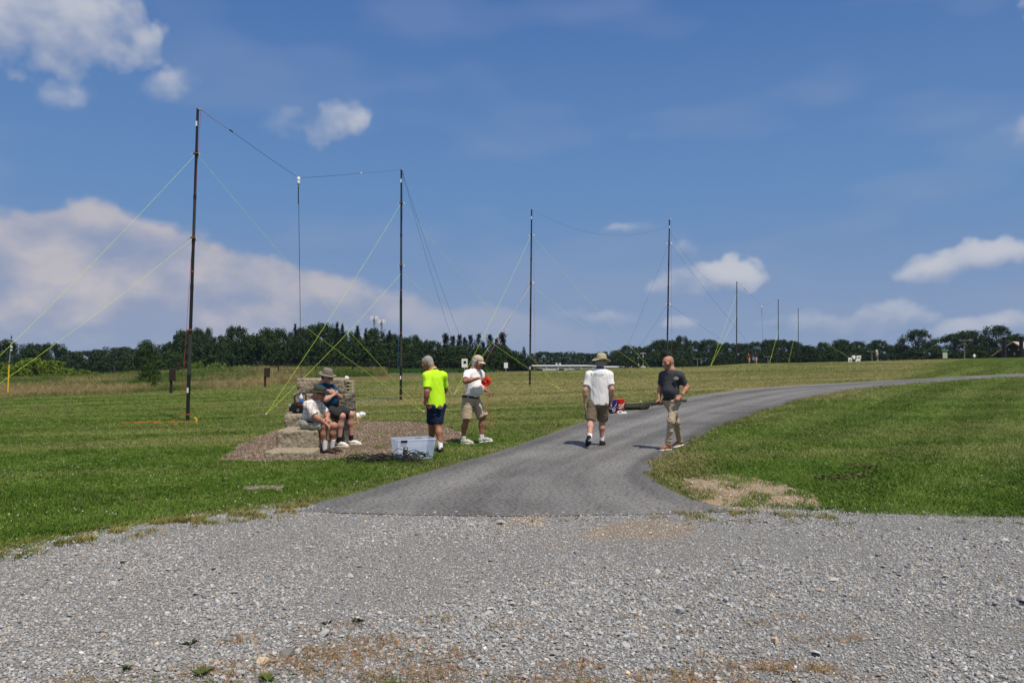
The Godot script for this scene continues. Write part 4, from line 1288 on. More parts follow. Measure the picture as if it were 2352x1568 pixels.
func build_gear() -> void:
	var r := RandomNumberGenerator.new()
	r.seed = 404
	# plastic tub
	var t := thing("plastic_tub", "clear plastic storage tub with black latches on the grass edge", "tub", Vector3(-1.66, 0.012, -13.18), 0.42)
	var W := 0.66
	var D := 0.42
	var Hh := 0.33
	var st := surf()
	st.set_smooth_group(-1)
	var lo := []
	var hi := []
	for s in [[-1, 1], [1, 1], [1, -1], [-1, -1]]:
		lo.append(Vector3(s[0] * W * 0.43, 0.0, s[1] * D * 0.42))
		hi.append(Vector3(s[0] * W * 0.5, Hh, s[1] * D * 0.5))
	for k in 4:
		var n := (k + 1) % 4
		var inw := Vector3(0, 0, 0)
		quad(st, lo[k], hi[k], hi[n], lo[n])
	part("side_walls", finish(st), M.tub, t)
	part("bottom", finish_box(Vector3(0, 0.004, 0), Vector3(W * 0.86, 0.006, D * 0.84)), M.tub, t)
	for k in 4:
		var n := (k + 1) % 4
		part("rim", rod(hi[k], hi[n], 0.011, 0.011, 6), M.tub, t)
	for x in [-0.12, 0.12]:
		part("rib", rod(Vector3(x, 0.02, D * 0.425), Vector3(x * 1.1, Hh - 0.02, D * 0.5), 0.004, 0.004, 5), M.film, t)
	for s in [-1.0, 1.0]:
		part("latch", finish_box(Vector3(-0.22 if s > 0.0 else 0.16, Hh - 0.02, s * (D * 0.5 + 0.012)), Vector3(0.11, 0.045, 0.022), 0.006), M.black, t)
	var lab := part("paper_label", finish_box(Vector3(-0.19, 0.17, D * 0.47 + 0.003), Vector3(0.075, 0.09, 0.003), 0.0, Basis(Vector3.RIGHT, 0.1)), M.mast_grey, t)
	part("label_print", finish_box(Vector3(-0.185, 0.19, D * 0.475 + 0.004), Vector3(0.04, 0.02, 0.002), 0.0, Basis(Vector3.RIGHT, 0.1)), M.white, lab)
	# what lies in the tub
	var place := func(p: Vector3) -> Vector3: return t.position + Basis(Vector3.UP, 0.42) * p
	var b := thing("plastic_bag", "crumpled clear plastic bag inside the storage tub", "bag", place.call(Vector3(-0.1, 0.02, 0.03)))
	part("film", crumple(0.11, 0.055, 0.09, 31), M.film, b)
	var cap := part("jar_lid", rod(Vector3.ZERO, Vector3(0, 0.03, 0), 0.045, 0.04, 12), mat(Color(0.08, 0.25, 0.62), 0.5), self)
	cap.position = place.call(Vector3(-0.2, 0.025, 0.08))
	tag(cap, "round blue plastic lid inside the storage tub", "lid")
	var ring := TorusMesh.new()
	ring.inner_radius = 0.028; ring.outer_radius = 0.036; ring.rings = 18; ring.ring_segments = 8
	var rg := part("white_ring", ring, M.white, self)
	rg.position = place.call(Vector3(0.04, 0.045, 0.08))
	rg.rotation = Vector3(1.3, 0.3, 0)
	tag(rg, "small white ring leaning inside the storage tub", "ring")
	var loop := wander([place.call(Vector3(0.06, 0.02, 0.1)), place.call(Vector3(0.14, 0.1, 0.12)), place.call(Vector3(0.22, 0.13, 0.1)), place.call(Vector3(0.26, 0.09, 0.06)), place.call(Vector3(0.24, 0.02, 0.0)), place.call(Vector3(0.0, 0.018, -0.05))], 0.004, M.dark_rope, "thin_wire", self)
	tag(loop, "thin dark wire loop inside the storage tub", "wire")
	# tangle of black cable
	var cab := thing("black_cable", "tangled heap of black cable on the grass before the tub", "cable", Vector3(-2.05, 0.0, -12.62))
	for k in 11:
		var pts := []
		var cx := r.randf_range(-0.35, 0.5)
		var cz := r.randf_range(-0.22, 0.22)
		var rx := r.randf_range(0.18, 0.38)
		var rz := r.randf_range(0.10, 0.24)
		var a0 := r.randf_range(0, TAU)
		for i in 22:
			var a := a0 + i * 0.62
			pts.append(Vector3(cx + cos(a) * rx * r.randf_range(0.7, 1.15), 0.045 + absf(r.randf_range(-0.02, 0.1)) + (0.05 if cx > 0.2 else 0.0) * r.randf(), cz + sin(a) * rz * r.randf_range(0.7, 1.2)))
		wander(pts, 0.0052, M.black, "loop", cab, 5, 5)
	wander([Vector3(0.12, 0.03, 0.0), Vector3(0.14, 0.16, 0.02), Vector3(0.22, 0.24, 0.02), Vector3(0.31, 0.2, 0.02), Vector3(0.33, 0.08, 0.0), Vector3(0.25, 0.03, 0.0)], 0.0052, M.black, "loop", cab)
	wander([Vector3(0.3, 0.05, 0.1), Vector3(0.55, 0.1, 0.1), Vector3(0.75, 0.13, 0.12), Vector3(0.82, 0.07, 0.14), Vector3(0.68, 0.03, 0.18), Vector3(0.45, 0.07, 0.12)], 0.0052, M.black, "loop", cab)
	wander([Vector3(0.1, 0.03, 0.2), Vector3(0.3, 0.02, 0.36), Vector3(0.7, 0.025, 0.34)], 0.0052, M.black, "tail", cab)
	# black tool bag on the third step
	t = thing("tool_bag", "open black tool bag with a tube handle on the third stone step", "bag", Vector3(-4.0, 0.66, -14.82), 0.05)
	st = surf()
	box(st, Vector3(0, 0.105, 0), Vector3(0.3, 0.2, 0.22), 0.04)
	part("body", finish(st), M.black_cloth, t)
	wander([Vector3(-0.1, 0.18, 0), Vector3(-0.105, 0.3, 0), Vector3(-0.085, 0.345, 0), Vector3(0.085, 0.355, 0), Vector3(0.105, 0.31, 0), Vector3(0.1, 0.18, 0)], 0.013, M.black, "handle", t, 5, 8)
	var tor := TorusMesh.new()
	tor.inner_radius = 0.017; tor.outer_radius = 0.024; tor.rings = 16; tor.ring_segments = 6
	var tr := part("metal_ring", tor, M.steel, t)
	tr.position = Vector3(-0.02, 0.06, 0.114)
	tr.rotation.x = PI / 2
	part("side_pocket", finish_box(Vector3(-0.15, 0.1, 0.06), Vector3(0.07, 0.13, 0.14), 0.02), M.black_cloth, t)
	part("red_seam", finish_box(Vector3(0.03, 0.165, 0.111), Vector3(0.1, 0.012, 0.004)), M.red_rope, t)
	part("grey_patch", finish_box(Vector3(-0.17, 0.15, 0.13), Vector3(0.05, 0.045, 0.02), 0.006), M.steel, t)
	t = thing("water_bottle", "clear water bottle with a blue band standing in the tool bag", "bottle", Vector3(-3.98, 0.85, -14.80))
	st = surf()
	lathe(st, [Vector2(0.001, 0), Vector2(0.033, 0.0), Vector2(0.034, 0.1), Vector2(0.03, 0.13), Vector2(0.014, 0.155), Vector2(0.014, 0.165), Vector2(0.001, 0.165)], 14)
	part("bottle", finish(st), M.film, t)
	part("blue_label", rod(Vector3(0, 0.03, 0), Vector3(0, 0.085, 0), 0.036, 0.036, 14), mat(Color(0.03, 0.2, 0.6), 0.5), t)
	part("cap", rod(Vector3(0, 0.165, 0), Vector3(0, 0.18, 0), 0.016, 0.016, 10), M.white, t)
	# pale plastic crate beyond the top stone
	t = thing("slatted_crate", "pale slatted plastic crate standing behind the top stone's right end", "crate", Vector3(-3.27, 1.0, -15.78), 0.1)
	for k in 4:
		part("slat", finish_box(Vector3(0, 0.03 + k * 0.068, 0.0), Vector3(0.15, 0.018, 0.26), 0.004), M.hat_tan, t)
	for s in [[-1, -1], [1, -1], [1, 1], [-1, 1]]:
		part("corner_post", finish_box(Vector3(s[0] * 0.07, 0.125, s[1] * 0.12), Vector3(0.022, 0.25, 0.022), 0.003), M.hat_tan, t)
	part("paper", crumple(0.05, 0.045, 0.05, 77, Vector3(-0.05, 0.27, 0.05)), M.white, t)
	# stone carrying the crate from below, dark end seen behind the blue shirt man
	t = thing("plastic_bag", "crumpled white plastic shopping bag on the ground right of the stones", "bag", on(-4.19, -21.2))
	part("film", crumple(0.22, 0.10, 0.16, 91), M.white, t)
	part("clear_film", crumple(0.12, 0.09, 0.1, 95, Vector3(0.14, 0.04, 0.05)), M.film, t)
	# two buckets with printing, bags beyond them
	bucket("bucket_red", "red plastic bucket with white lettering behind the wide hat man", on(3.06, -22.35), [["DOR", 0.05, 0.20, 0.062], ["GHT", 0.06, 0.125, 0.062], ["=====", 0.06, 0.05, 0.06]])
	bucket("bucket_blue", "blue plastic bucket with white lettering beside the red bucket", on(2.80, -22.05), [["L S", 0.07, 0.12, 0.06], ["====", 0.05, 0.09, 0.05]])
	t = thing("gear_bag", "open dark olive canvas gear bag lying beside the red bucket", "bag", on(3.62, -22.9), 0.3)
	part("body", blob([[Vector3(-0.3, 0.09, 0), Vector3(0.3, 0.1, 0.02), 0.1, 0.1, Vector3.UP, 0.8]], 0.02, 0.05, 0.012, 7), M.olive_bag, t)
	part("flap", blob([[Vector3(-0.28, 0.19, -0.06), Vector3(0.2, 0.2, -0.1), 0.08, 0.07, Vector3.UP, 0.35]], 0.015, 0.05, 0.01, 8), M.olive_light, t)
	part("end_panel", blob([[Vector3(0.1, 0.08, 0.16), Vector3(0.36, 0.14, 0.06), 0.08, 0.1, Vector3(0.4, 0, 0.9).normalized(), 0.4]], 0.015, 0.05, 0.006, 9), M.olive_bag, t)
	part("tag", finish_box(Vector3(0.16, 0.245, -0.03), Vector3(0.06, 0.015, 0.04), 0.004), M.white, t)
	t = thing("gear_bag", "long flat olive bag stretched on the grass left of the bald man", "bag", on(4.35, -24.3), 0.35)
	part("body", blob([[Vector3(-0.55, 0.05, 0), Vector3(0.25, 0.07, 0), 0.06, 0.08, Vector3.UP, 0.7], [Vector3(0.25, 0.08, 0), Vector3(0.6, 0.1, -0.02), 0.09, 0.12, Vector3.UP, 0.85]], 0.02, 0.06, 0.012, 14), M.olive_bag, t)
	part("strap", finish_box(Vector3(0.05, 0.16, 0.05), Vector3(0.3, 0.02, 0.05), 0.006), M.black_cloth, t)
	part("silver_sheet", crumple(0.12, 0.12, 0.1, 55, Vector3(0.5, 0.14, 0.03)), M.steel, t)
	t = thing("gear_bag", "small grey bundle on the grass just left of the bald man's hand", "bag", on(5.05, -25.2), 0.2)
	part("body", blob([[Vector3(-0.15, 0.09, 0), Vector3(0.5, 0.1, 0), 0.1, 0.12, Vector3.UP, 0.8]], 0.02, 0.05, 0.015, 15), M.olive_light, t)
	t = thing("plastic_cup", "white plastic lid lying at the foot of the red bucket", "cup", on(3.0, -21.75))
	var cp := TorusMesh.new()
	cp.inner_radius = 0.055; cp.outer_radius = 0.08; cp.rings = 18; cp.ring_segments = 8
	var ring2 := part("rim", cp, M.white, t)
	ring2.position.y = 0.05
	ring2.rotation.x = 0.5
	part("side", finish_box(Vector3(0.12, 0.035, 0.0), Vector3(0.12, 0.06, 0.06), 0.015), M.white, t)
	# cords on the grass
	var pts := []
	for i in 30:
		pts.append(on(-9.9 + i * 0.065 + r.randf_range(-0.08, 0.08), -19.85 + sin(i * 0.9) * 0.22 + r.randf_range(-0.1, 0.1), 0.035 + r.randf() * 0.03))
	tag(wander(pts, 0.005, M.orange_cord, "loose_cord", self), "orange cord strewn on the grass at the nearest mast's foot", "cord")
	pts = []
	for i in 16:
		pts.append(on(-5.6 + i * 0.09, -28.9 + sin(i * 1.1) * 0.25, 0.04))
	tag(wander(pts, 0.009, M.blue_cord, "loose_cord", self), "blue cord lying on the grass left of the second mast", "cord")
	t = thing("tent_peg", "yellow peg in the grass beside the nearest mast's foot", "peg", on(-8.07, -20.06))
	part("shaft", rod(Vector3(0, -0.05, 0), Vector3(0.01, 0.12, 0), 0.018), M.yellow, t)
	part("hook", rod(Vector3(0.01, 0.11, 0), Vector3(-0.05, 0.14, 0), 0.016), M.yellow, t)
	# mown clippings
	for a in [[4.83, -11.05, 0.34, "longer dark clump of dry grass cuttings on the right lawn"], [4.36, -10.75, 0.26, "shorter dark clump of dry grass cuttings on the right lawn"], [5.35, -11.9, 0.3, "faint clump of dry cuttings farther up the right lawn"]]:
		var L := Leaves.new()
		for k in 130:
			var p := Vector3(r.randfn(0, 1) * a[2] * 0.5, 0.03 + absf(r.randfn(0, 0.018)), r.randfn(0, 0.05))
			var ax := Vector3(r.randf_range(-1, 1), r.randf_range(-0.2, 0.25), r.randf_range(-1, 1)).normalized()
			L.leaf(p, ball(r), ax, r.randf_range(0.04, 0.1), 0.005, Color(0.085, 0.075, 0.04) * r.randf_range(0.6, 1.7))
		var o := part("grass_cuttings", L.mesh(), M.grass, self)
		o.position = on(a[0], a[1])
		tag(o, a[3], "cuttings")

func crumple(rx: float, ry: float, rz: float, s: int, off := Vector3.ZERO) -> ArrayMesh:
	var n := FastNoiseLite.new()
	set_noise(n, s, 1.3, 3)
	var st := surf()
	st.set_smooth_group(-1)
	var rows := 12
	var cols := 18
	var P := func(i: int, j: int) -> Vector3:
		var a := PI * i / rows
		var b := TAU * (j % cols) / cols
		var d := Vector3(sin(a) * cos(b), cos(a), sin(a) * sin(b))
		var k := 0.85 + 0.32 * n.get_noise_3dv(d * 1.1) + 0.08 * n.get_noise_3dv(d * 2.6)
		return off + Vector3(d.x * rx, maxf(0.0, (d.y * 0.8 + 0.7) * ry), d.z * rz) * Vector3(k, 0.6 + 0.5 * k, k)
	for i in rows:
		for j in cols:
			quad(st, P.call(i, j), P.call(i + 1, j), P.call(i + 1, j + 1), P.call(i, j + 1))
	return finish(st)

func bucket(m: String, label: String, at: Vector3, words: Array) -> void:
	var t := thing("plastic_bucket", label, "bucket", at)
	var st := surf()
	lathe(st, [Vector2(0.001, 0.004), Vector2(0.128, 0.004), Vector2(0.148, 0.3), Vector2(0.148, 0.37), Vector2(0.142, 0.37), Vector2(0.124, 0.02), Vector2(0.001, 0.02)], 28)
	part("wall", finish(st), M[m], t)
	for y in [0.30, 0.335, 0.362]:
		var r := surf()
		lathe(r, [Vector2(0.148, y - 0.006), Vector2(0.157, y - 0.004), Vector2(0.157, y + 0.004), Vector2(0.148, y + 0.006)], 28)
		part("rim_ring", finish(r), M[m], t)
	wander([Vector3(-0.155, 0.31, 0), Vector3(-0.13, 0.2, 0.12), Vector3(-0.03, 0.12, 0.165), Vector3(0.08, 0.2, 0.15), Vector3(0.152, 0.31, 0.02)], 0.0035, M.white, "wire_handle", t)
	for w in words:
		var ang: float = w[1] * 6.0
		if w[0].begins_with("="):
			for k in 3:
				var bb := surf()
				tube(bb, arc_points(0.139 + 0.02 * w[2] , w[2] - k * 0.018, ang - 0.32, ang + 0.32), [0.003], 4)
				part("lettering", finish(bb), M.white, t)
			continue
		part("lettering", bent_text(w[0], w[3], func(p: Vector3) -> Vector3:
			var a := ang + p.x / 0.14
			var rr: float = 0.1305 + 0.066 * (w[2] + p.y) + 0.0015 + p.z
			return Vector3(sin(a) * rr, w[2] + p.y, cos(a) * rr)), M.white, t)

func arc_points(r: float, y: float, a: float, b: float) -> Array:
	var out := []
	for i in 9:
		var q := lerpf(a, b, i / 8.0)
		out.append(Vector3(sin(q) * r, y, cos(q) * r))
	return out

# lettering laid onto a curved surface
func bent_text(words: String, tall: float, bend: Callable, font := "Droid Sans") -> ArrayMesh:
	var f := SystemFont.new()
	f.font_names = PackedStringArray([font])
	f.font_weight = 700
	var tm := TextMesh.new()
	tm.font = f
	tm.text = words
	tm.font_size = 32
	tm.pixel_size = tall / 24.0
	tm.depth = 0.002
	tm.curve_step = 2.0
	var st := surf()
	var faces := tm.get_faces()
	for i in range(0, faces.size(), 3):
		st.add_vertex(bend.call(faces[i])); st.add_vertex(bend.call(faces[i + 1])); st.add_vertex(bend.call(faces[i + 2]))
	st.generate_normals()
	return st.commit()

# ---------------------------------------------------------------- smooth bodies
# bones: [a, b, radius at a, radius at b, flat axis, flatness, cut point, cut normal, cut point, cut normal]
func bone_distance(q: Array, p: Vector3) -> float:
	var a: Vector3 = q[0]
	var ba: Vector3 = q[1] - a
	var pa := p - a
	var f := 1.0
	if q.size() > 5 and q[5] < 1.0:
		f = q[5]
		pa += q[4] * (pa.dot(q[4]) * (1.0 / f - 1.0))
	var t := clampf(pa.dot(ba) / maxf(ba.length_squared(), 1e-9), 0.0, 1.0)
	var d: float = ((pa - ba * t).length() - lerpf(q[2], q[3], t)) * (0.5 + 0.5 * f)
	var i := 6
	while i < q.size():
		d = maxf(d, (p - q[i]).dot(q[i + 1]))
		i += 2
	return d

func field_distance(bones: Array, k: float, p: Vector3) -> float:
	var f := 10.0
	for q in bones:
		var d := bone_distance(q, p)
		var h := maxf(k - absf(f - d), 0.0) / k
		f = minf(f, d) - h * h * k * 0.25
	return f

func net(st: SurfaceTool, bones: Array, cell: float, k: float, wrinkle := 0.0, s := 0, stretch := Vector3(9, 5, 9)) -> void:
	var lo := Vector3.INF
	var hi := -Vector3.INF
	for q in bones:
		var r := maxf(q[2], q[3])
		for e in [q[0], q[1]]:
			lo = lo.min(e - Vector3.ONE * r)
			hi = hi.max(e + Vector3.ONE * r)
	var pad := cell * 3.0 + wrinkle + k * 0.3
	lo -= Vector3.ONE * pad
	hi += Vector3.ONE * pad
	var nx := int((hi.x - lo.x) / cell) + 2
	var ny := int((hi.y - lo.y) / cell) + 2
	var nz := int((hi.z - lo.z) / cell) + 2
	var f := PackedFloat32Array()
	f.resize(nx * ny * nz)
	f.fill(1.0)
	for q in bones:
		var a: Vector3 = q[0]
		var b: Vector3 = q[1]
		var r0: float = q[2]
		var r1: float = q[3]
		var reach := maxf(r0, r1) + cell * 3.0 + k * 0.6 + wrinkle
		var l := (a.min(b) - Vector3.ONE * reach - lo) / cell
		var h := (a.max(b) + Vector3.ONE * reach - lo) / cell
		var x0 := maxi(0, int(l.x)); var x1 := mini(nx - 1, int(h.x) + 1)
		var y0 := maxi(0, int(l.y)); var y1 := mini(ny - 1, int(h.y) + 1)
		var z0 := maxi(0, int(l.z)); var z1 := mini(nz - 1, int(h.z) + 1)
		var ba := b - a
		var inv := 1.0 / maxf(ba.length_squared(), 1e-9)
		var flat := 1.0
		var ax := Vector3.ZERO
		if q.size() > 5 and q[5] < 1.0:
			flat = q[5]
			ax = q[4]
		var stretch_k := 1.0 / flat - 1.0
		var damp := 0.5 + 0.5 * flat
		var cuts: int = q.size()
		var c0 := Vector3.ZERO; var n0 := Vector3.ZERO; var c1 := Vector3.ZERO; var n1 := Vector3.ZERO
		if cuts > 7:
			c0 = q[6]; n0 = q[7]
		if cuts > 9:
			c1 = q[8]; n1 = q[9]
		for z in range(z0, z1 + 1):
			for y in range(y0, y1 + 1):
				var i := (z * ny + y) * nx + x0
				for x in range(x0, x1 + 1):
					var p := lo + Vector3(x, y, z) * cell
					var pa := p - a
					if flat < 1.0:
						pa += ax * (pa.dot(ax) * stretch_k)
					var t := clampf(pa.dot(ba) * inv, 0.0, 1.0)
					var d := ((pa - ba * t).length() - r0 - (r1 - r0) * t) * damp
					if cuts > 7:
						d = maxf(d, (p - c0).dot(n0))
						if cuts > 9:
							d = maxf(d, (p - c1).dot(n1))
					var o := f[i]
					if d < o + k:
						var m := maxf(k - absf(o - d), 0.0) / k
						f[i] = minf(o, d) - m * m * k * 0.25
					i += 1
	if wrinkle > 0.0:
		var n := FastNoiseLite.new()
		set_noise(n, s, 1.0, 2)
		for z in nz:
			for y in ny:
				var i := (z * ny + y) * nx
				for x in nx:
					var v := f[i]
					if v < wrinkle * 3.0 and v > -wrinkle * 3.0:
						var p := (lo + Vector3(x, y, z) * cell) * stretch
						p.y += p.x * 0.45
						f[i] = v + wrinkle * (1.0 - 2.6 * absf(n.get_noise_3dv(p)))
					i += 1
	var id := PackedInt32Array()
	id.resize(nx * ny * nz)
	id.fill(-1)
	var verts := PackedVector3Array()
	var lim := cell * 3.0
	var sy := nx
	var sz := nx * ny
	var corner := [0, 1, sy, sy + 1, sz, sz + 1, sz + sy, sz + sy + 1]
	var edges := [[0, 1], [2, 3], [4, 5], [6, 7], [0, 2], [1, 3], [4, 6], [5, 7], [0, 4], [1, 5], [2, 6], [3, 7]]
	var cp := [Vector3(0, 0, 0), Vector3(1, 0, 0), Vector3(0, 1, 0), Vector3(1, 1, 0), Vector3(0, 0, 1), Vector3(1, 0, 1), Vector3(0, 1, 1), Vector3(1, 1, 1)]
	for z in nz - 1:
		for y in ny - 1:
			var i := (z * ny + y) * nx
			for x in nx - 1:
				var v0 := f[i]
				if v0 > lim or v0 < -lim:
					i += 1
					continue
				var c := 0
				if v0 < 0.0: c += 1
				if f[i + 1] < 0.0: c += 1
				if f[i + sy] < 0.0: c += 1
				if f[i + sy + 1] < 0.0: c += 1
				if f[i + sz] < 0.0: c += 1
				if f[i + sz + 1] < 0.0: c += 1
				if f[i + sz + sy] < 0.0: c += 1
				if f[i + sz + sy + 1] < 0.0: c += 1
				if c > 0 and c < 8:
					var sum := Vector3.ZERO
					var cnt := 0
					for e in edges:
						var va := f[i + corner[e[0]]]
						var vb := f[i + corner[e[1]]]
						if (va < 0.0) != (vb < 0.0):
							sum += cp[e[0]].lerp(cp[e[1]], va / (va - vb))
							cnt += 1
					id[i] = verts.size()
					verts.append(lo + (Vector3(x, y, z) + sum / cnt) * cell)
				i += 1
	st.set_smooth_group(0)
	for z in range(1, nz - 1):
		for y in range(1, ny - 1):
			var i := (z * ny + y) * nx + 1
			for x in range(1, nx - 1):
				if id[i] >= 0:
					var inside := f[i] < 0.0
					for axis in 3:
						var step: int = [1, sy, sz][axis]
						if (f[i + step] < 0.0) == inside:
							continue
						var s1: int = [sy, sz, 1][axis]
						var s2: int = [sz, 1, sy][axis]
						var a := id[i]
						var b := id[i - s1]
						var c := id[i - s1 - s2]
						var d := id[i - s2]
						if a < 0 or b < 0 or c < 0 or d < 0:
							continue
						if inside:
							quad(st, verts[a], verts[d], verts[c], verts[b])
						else:
							quad(st, verts[a], verts[b], verts[c], verts[d])
				i += 1

func blob(bones: Array, cell: float, k: float, wrinkle := 0.0, s := 0, stretch := Vector3(9, 5, 9)) -> ArrayMesh:
	var st := surf()
	net(st, bones, cell, k, wrinkle, s, stretch)
	return finish(st, true)

# ---------------------------------------------------------------- people
func hand_bones(w: Vector3, dir: Vector3, palm: Vector3, thumb: Vector3, curl: float) -> Array:
	dir = dir.normalized()
	palm = (palm - dir * palm.dot(dir)).normalized()
	var side := dir.cross(palm).normalized()
	if side.dot(thumb) < 0.0:
		side = -side
	var out := [[w - dir * 0.03, w + dir * 0.02, 0.027, 0.03, palm, 0.7], [w + dir * 0.02, w + dir * 0.085, 0.032, 0.038, palm, 0.42]]
	var lens := [0.078, 0.086, 0.08, 0.062]
	for k in 4:
		var o := side * (0.03 - 0.02 * k)
		var p := w + dir * (0.088 - 0.004 * absf(k - 1.2)) + o
		var l: float = lens[k]
		var a := curl * 1.0
		var d1 := dir * cos(a) + palm * sin(a)
		var d2 := dir * cos(a * 2.1) + palm * sin(a * 2.1)
		var d3 := dir * cos(a * 2.9) + palm * sin(a * 2.9)
		var q := p + d1 * l * 0.48
		var r := q + d2 * l * 0.3
		out.append([p - dir * 0.02, q, 0.0095, 0.009])
		out.append([q, r, 0.009, 0.0082])
		out.append([r, r + d3 * l * 0.22, 0.0082, 0.0072])
	var tb := w + dir * 0.022 + side * 0.028
	var t1 := tb + (dir * 0.65 + side * 0.6 + palm * 0.25).normalized() * 0.045
	var t2 := t1 + (dir * 0.9 + side * 0.1 + palm * (0.2 + curl * 0.4)).normalized() * 0.034
	out.append([tb - dir * 0.012 - side * 0.01, t1, 0.014, 0.0115])
	out.append([t1, t2, 0.0115, 0.009])
	return out

func head_bones(h: Vector3, f: Vector3, up: Vector3, neck: Vector3) -> Array:
	var s := f.cross(up).normalized()
	var out := [
		[h - f * 0.028 + up * 0.034, h + f * 0.014 + up * 0.032, 0.085, 0.082, s, 0.92],
		[h + f * 0.03 - up * 0.015, h + f * 0.056 - up * 0.078, 0.066, 0.040, s, 0.95],
		[h + f * 0.088 + up * 0.012, h + f * 0.112 - up * 0.024, 0.009, 0.0145],
		[h + f * 0.075 + up * 0.03 - s * 0.035, h + f * 0.075 + up * 0.03 + s * 0.035, 0.017, 0.017],
		[h + f * 0.088 - up * 0.052 - s * 0.016, h + f * 0.088 - up * 0.052 + s * 0.016, 0.0105, 0.0105],
		[h + f * 0.072 - up * 0.098, h + f * 0.078 - up * 0.09, 0.022, 0.022],
		[h - f * 0.045 - up * 0.05, neck, 0.062, 0.066]]
	for k in [-1.0, 1.0]:
		out.append([h + s * k * 0.062 + f * 0.062 - up * 0.018, h + s * k * 0.05 + f * 0.07 - up * 0.03, 0.026, 0.02])
	return out

func ear_bones(h: Vector3, f: Vector3, up: Vector3) -> Array:
	var s := f.cross(up).normalized()
	var out := []
	for k in [-1.0, 1.0]:
		out.append([h + s * k * 0.084 - f * 0.012 + up * 0.018, h + s * k * 0.08 - f * 0.004 - up * 0.022, 0.02, 0.013, (s * k - f * 0.4).normalized(), 0.4])
	return out

func brim_hat(t: Node3D, h: Vector3, f: Vector3, up: Vector3, crown_r: float, crown_h: float, brim: float, droop: float, wave: float, m: Material, s: int, dent := 0.0) -> void:
	var side := f.cross(up).normalized()
	var base := h + up * 0.055
	var hat := Node3D.new()
	hat.name = "hat"
	t.add_child(hat)
	var n := 40
	var rings := [[brim, -droop, 1.0], [brim * 0.94, -droop * 0.72, 0.9], [(brim + crown_r) * 0.5, -droop * 0.2, 0.4], [crown_r * 1.04, 0.0, 0.0], [crown_r * 1.0, crown_h * 0.45, 0.0], [crown_r * 0.93, crown_h * 0.82, 0.0], [crown_r * 0.72, crown_h * (1.0), 0.0], [crown_r * 0.35, crown_h * (1.02 - dent), 0.0], [0.001, crown_h * (1.0 - dent), 0.0]]
	var P := func(i: int, k: int, up_off: float) -> Vector3:
		var a := TAU * (k % n) / n
		var r: Array = rings[i]
		var wv: float = r[2] * wave * (sin(a * 2.0 + s) + 0.5 * sin(a * 3.0 + s * 2.1))
		return base + (f * cos(a) * 1.1 + side * sin(a)) * r[0] + up * (r[1] + wv + up_off)
	var st := surf()
	st.set_smooth_group(0)
	for i in range(0, 3):
		for k in n:
			quad(st, P.call(i, k, 0.004), P.call(i, k + 1, 0.004), P.call(i + 1, k + 1, 0.004), P.call(i + 1, k, 0.004))
			quad(st, P.call(i, k + 1, -0.003), P.call(i, k, -0.003), P.call(i + 1, k, -0.003), P.call(i + 1, k + 1, -0.003))
	for k in n:
		quad(st, P.call(0, k, -0.003), P.call(0, k + 1, -0.003), P.call(0, k + 1, 0.004), P.call(0, k, 0.004))
	part("brim", finish(st), m, hat)
	st = surf()
	st.set_smooth_group(0)
	for i in range(3, rings.size() - 1):
		for k in n:
			quad(st, P.call(i, k, 0.0), P.call(i, k + 1, 0.0), P.call(i + 1, k + 1, 0.0), P.call(i + 1, k, 0.0))
	part("crown", finish(st), m, hat)
	var pts := []
	for k in n + 1:
		pts.append(P.call(3, k, 0.018) + (P.call(3, k, 0.018) - base).normalized() * 0.003)
	st = surf()
	tube(st, pts, [0.006], 5, false)
	part("hat_band", finish(st), m, hat)

func shoe(t: Node3D, heel: Vector3, toe: Vector3, ankle: Vector3, m: Material, sole_m: Material, high := 0.0) -> void:
	var dir := (toe - heel).normalized()
	var side := dir.cross(Vector3.UP).normalized()
	var up := side.cross(dir).normalized()
	var L := heel.distance_to(toe)
	var a := heel + dir * 0.045 + up * 0.05
	var b := toe - dir * 0.05 + up * 0.032
	var mid := heel.lerp(toe, 0.55) + up * 0.05
	var bones := [[a, mid, 0.044, 0.046, side, 0.85, heel + up * 0.02, -up], [mid, b, 0.046, 0.04, up, 0.8, heel + up * 0.02, -up], [a + up * 0.01, ankle - (ankle - a) * (0.25 - high), 0.045, 0.043, side, 0.95, heel + up * (0.095 + high * 0.12), up]]
	var o := part("shoe", blob(bones, 0.009, 0.03, 0.002, 3, Vector3(40, 40, 40)), m, t)
	var sb := [[heel + dir * 0.045 + up * 0.012, mid - up * 0.038, 0.05, 0.05, side, 0.9, heel + up * 0.026, up, heel + up * 0.001, -up], [mid - up * 0.038, toe - dir * 0.05 + up * 0.012, 0.05, 0.046, up, 1.0, heel + up * 0.026, up, heel + up * 0.001, -up]]
	part("sole", blob(sb, 0.007, 0.02), sole_m, o)
	for k in 3:
		var c := heel.lerp(toe, 0.5 + 0.09 * k) + up * (0.096 - 0.008 * k)
		part("lace", rod(c - side * 0.022, c + side * 0.022, 0.004, 0.004, 5), sole_m, o)

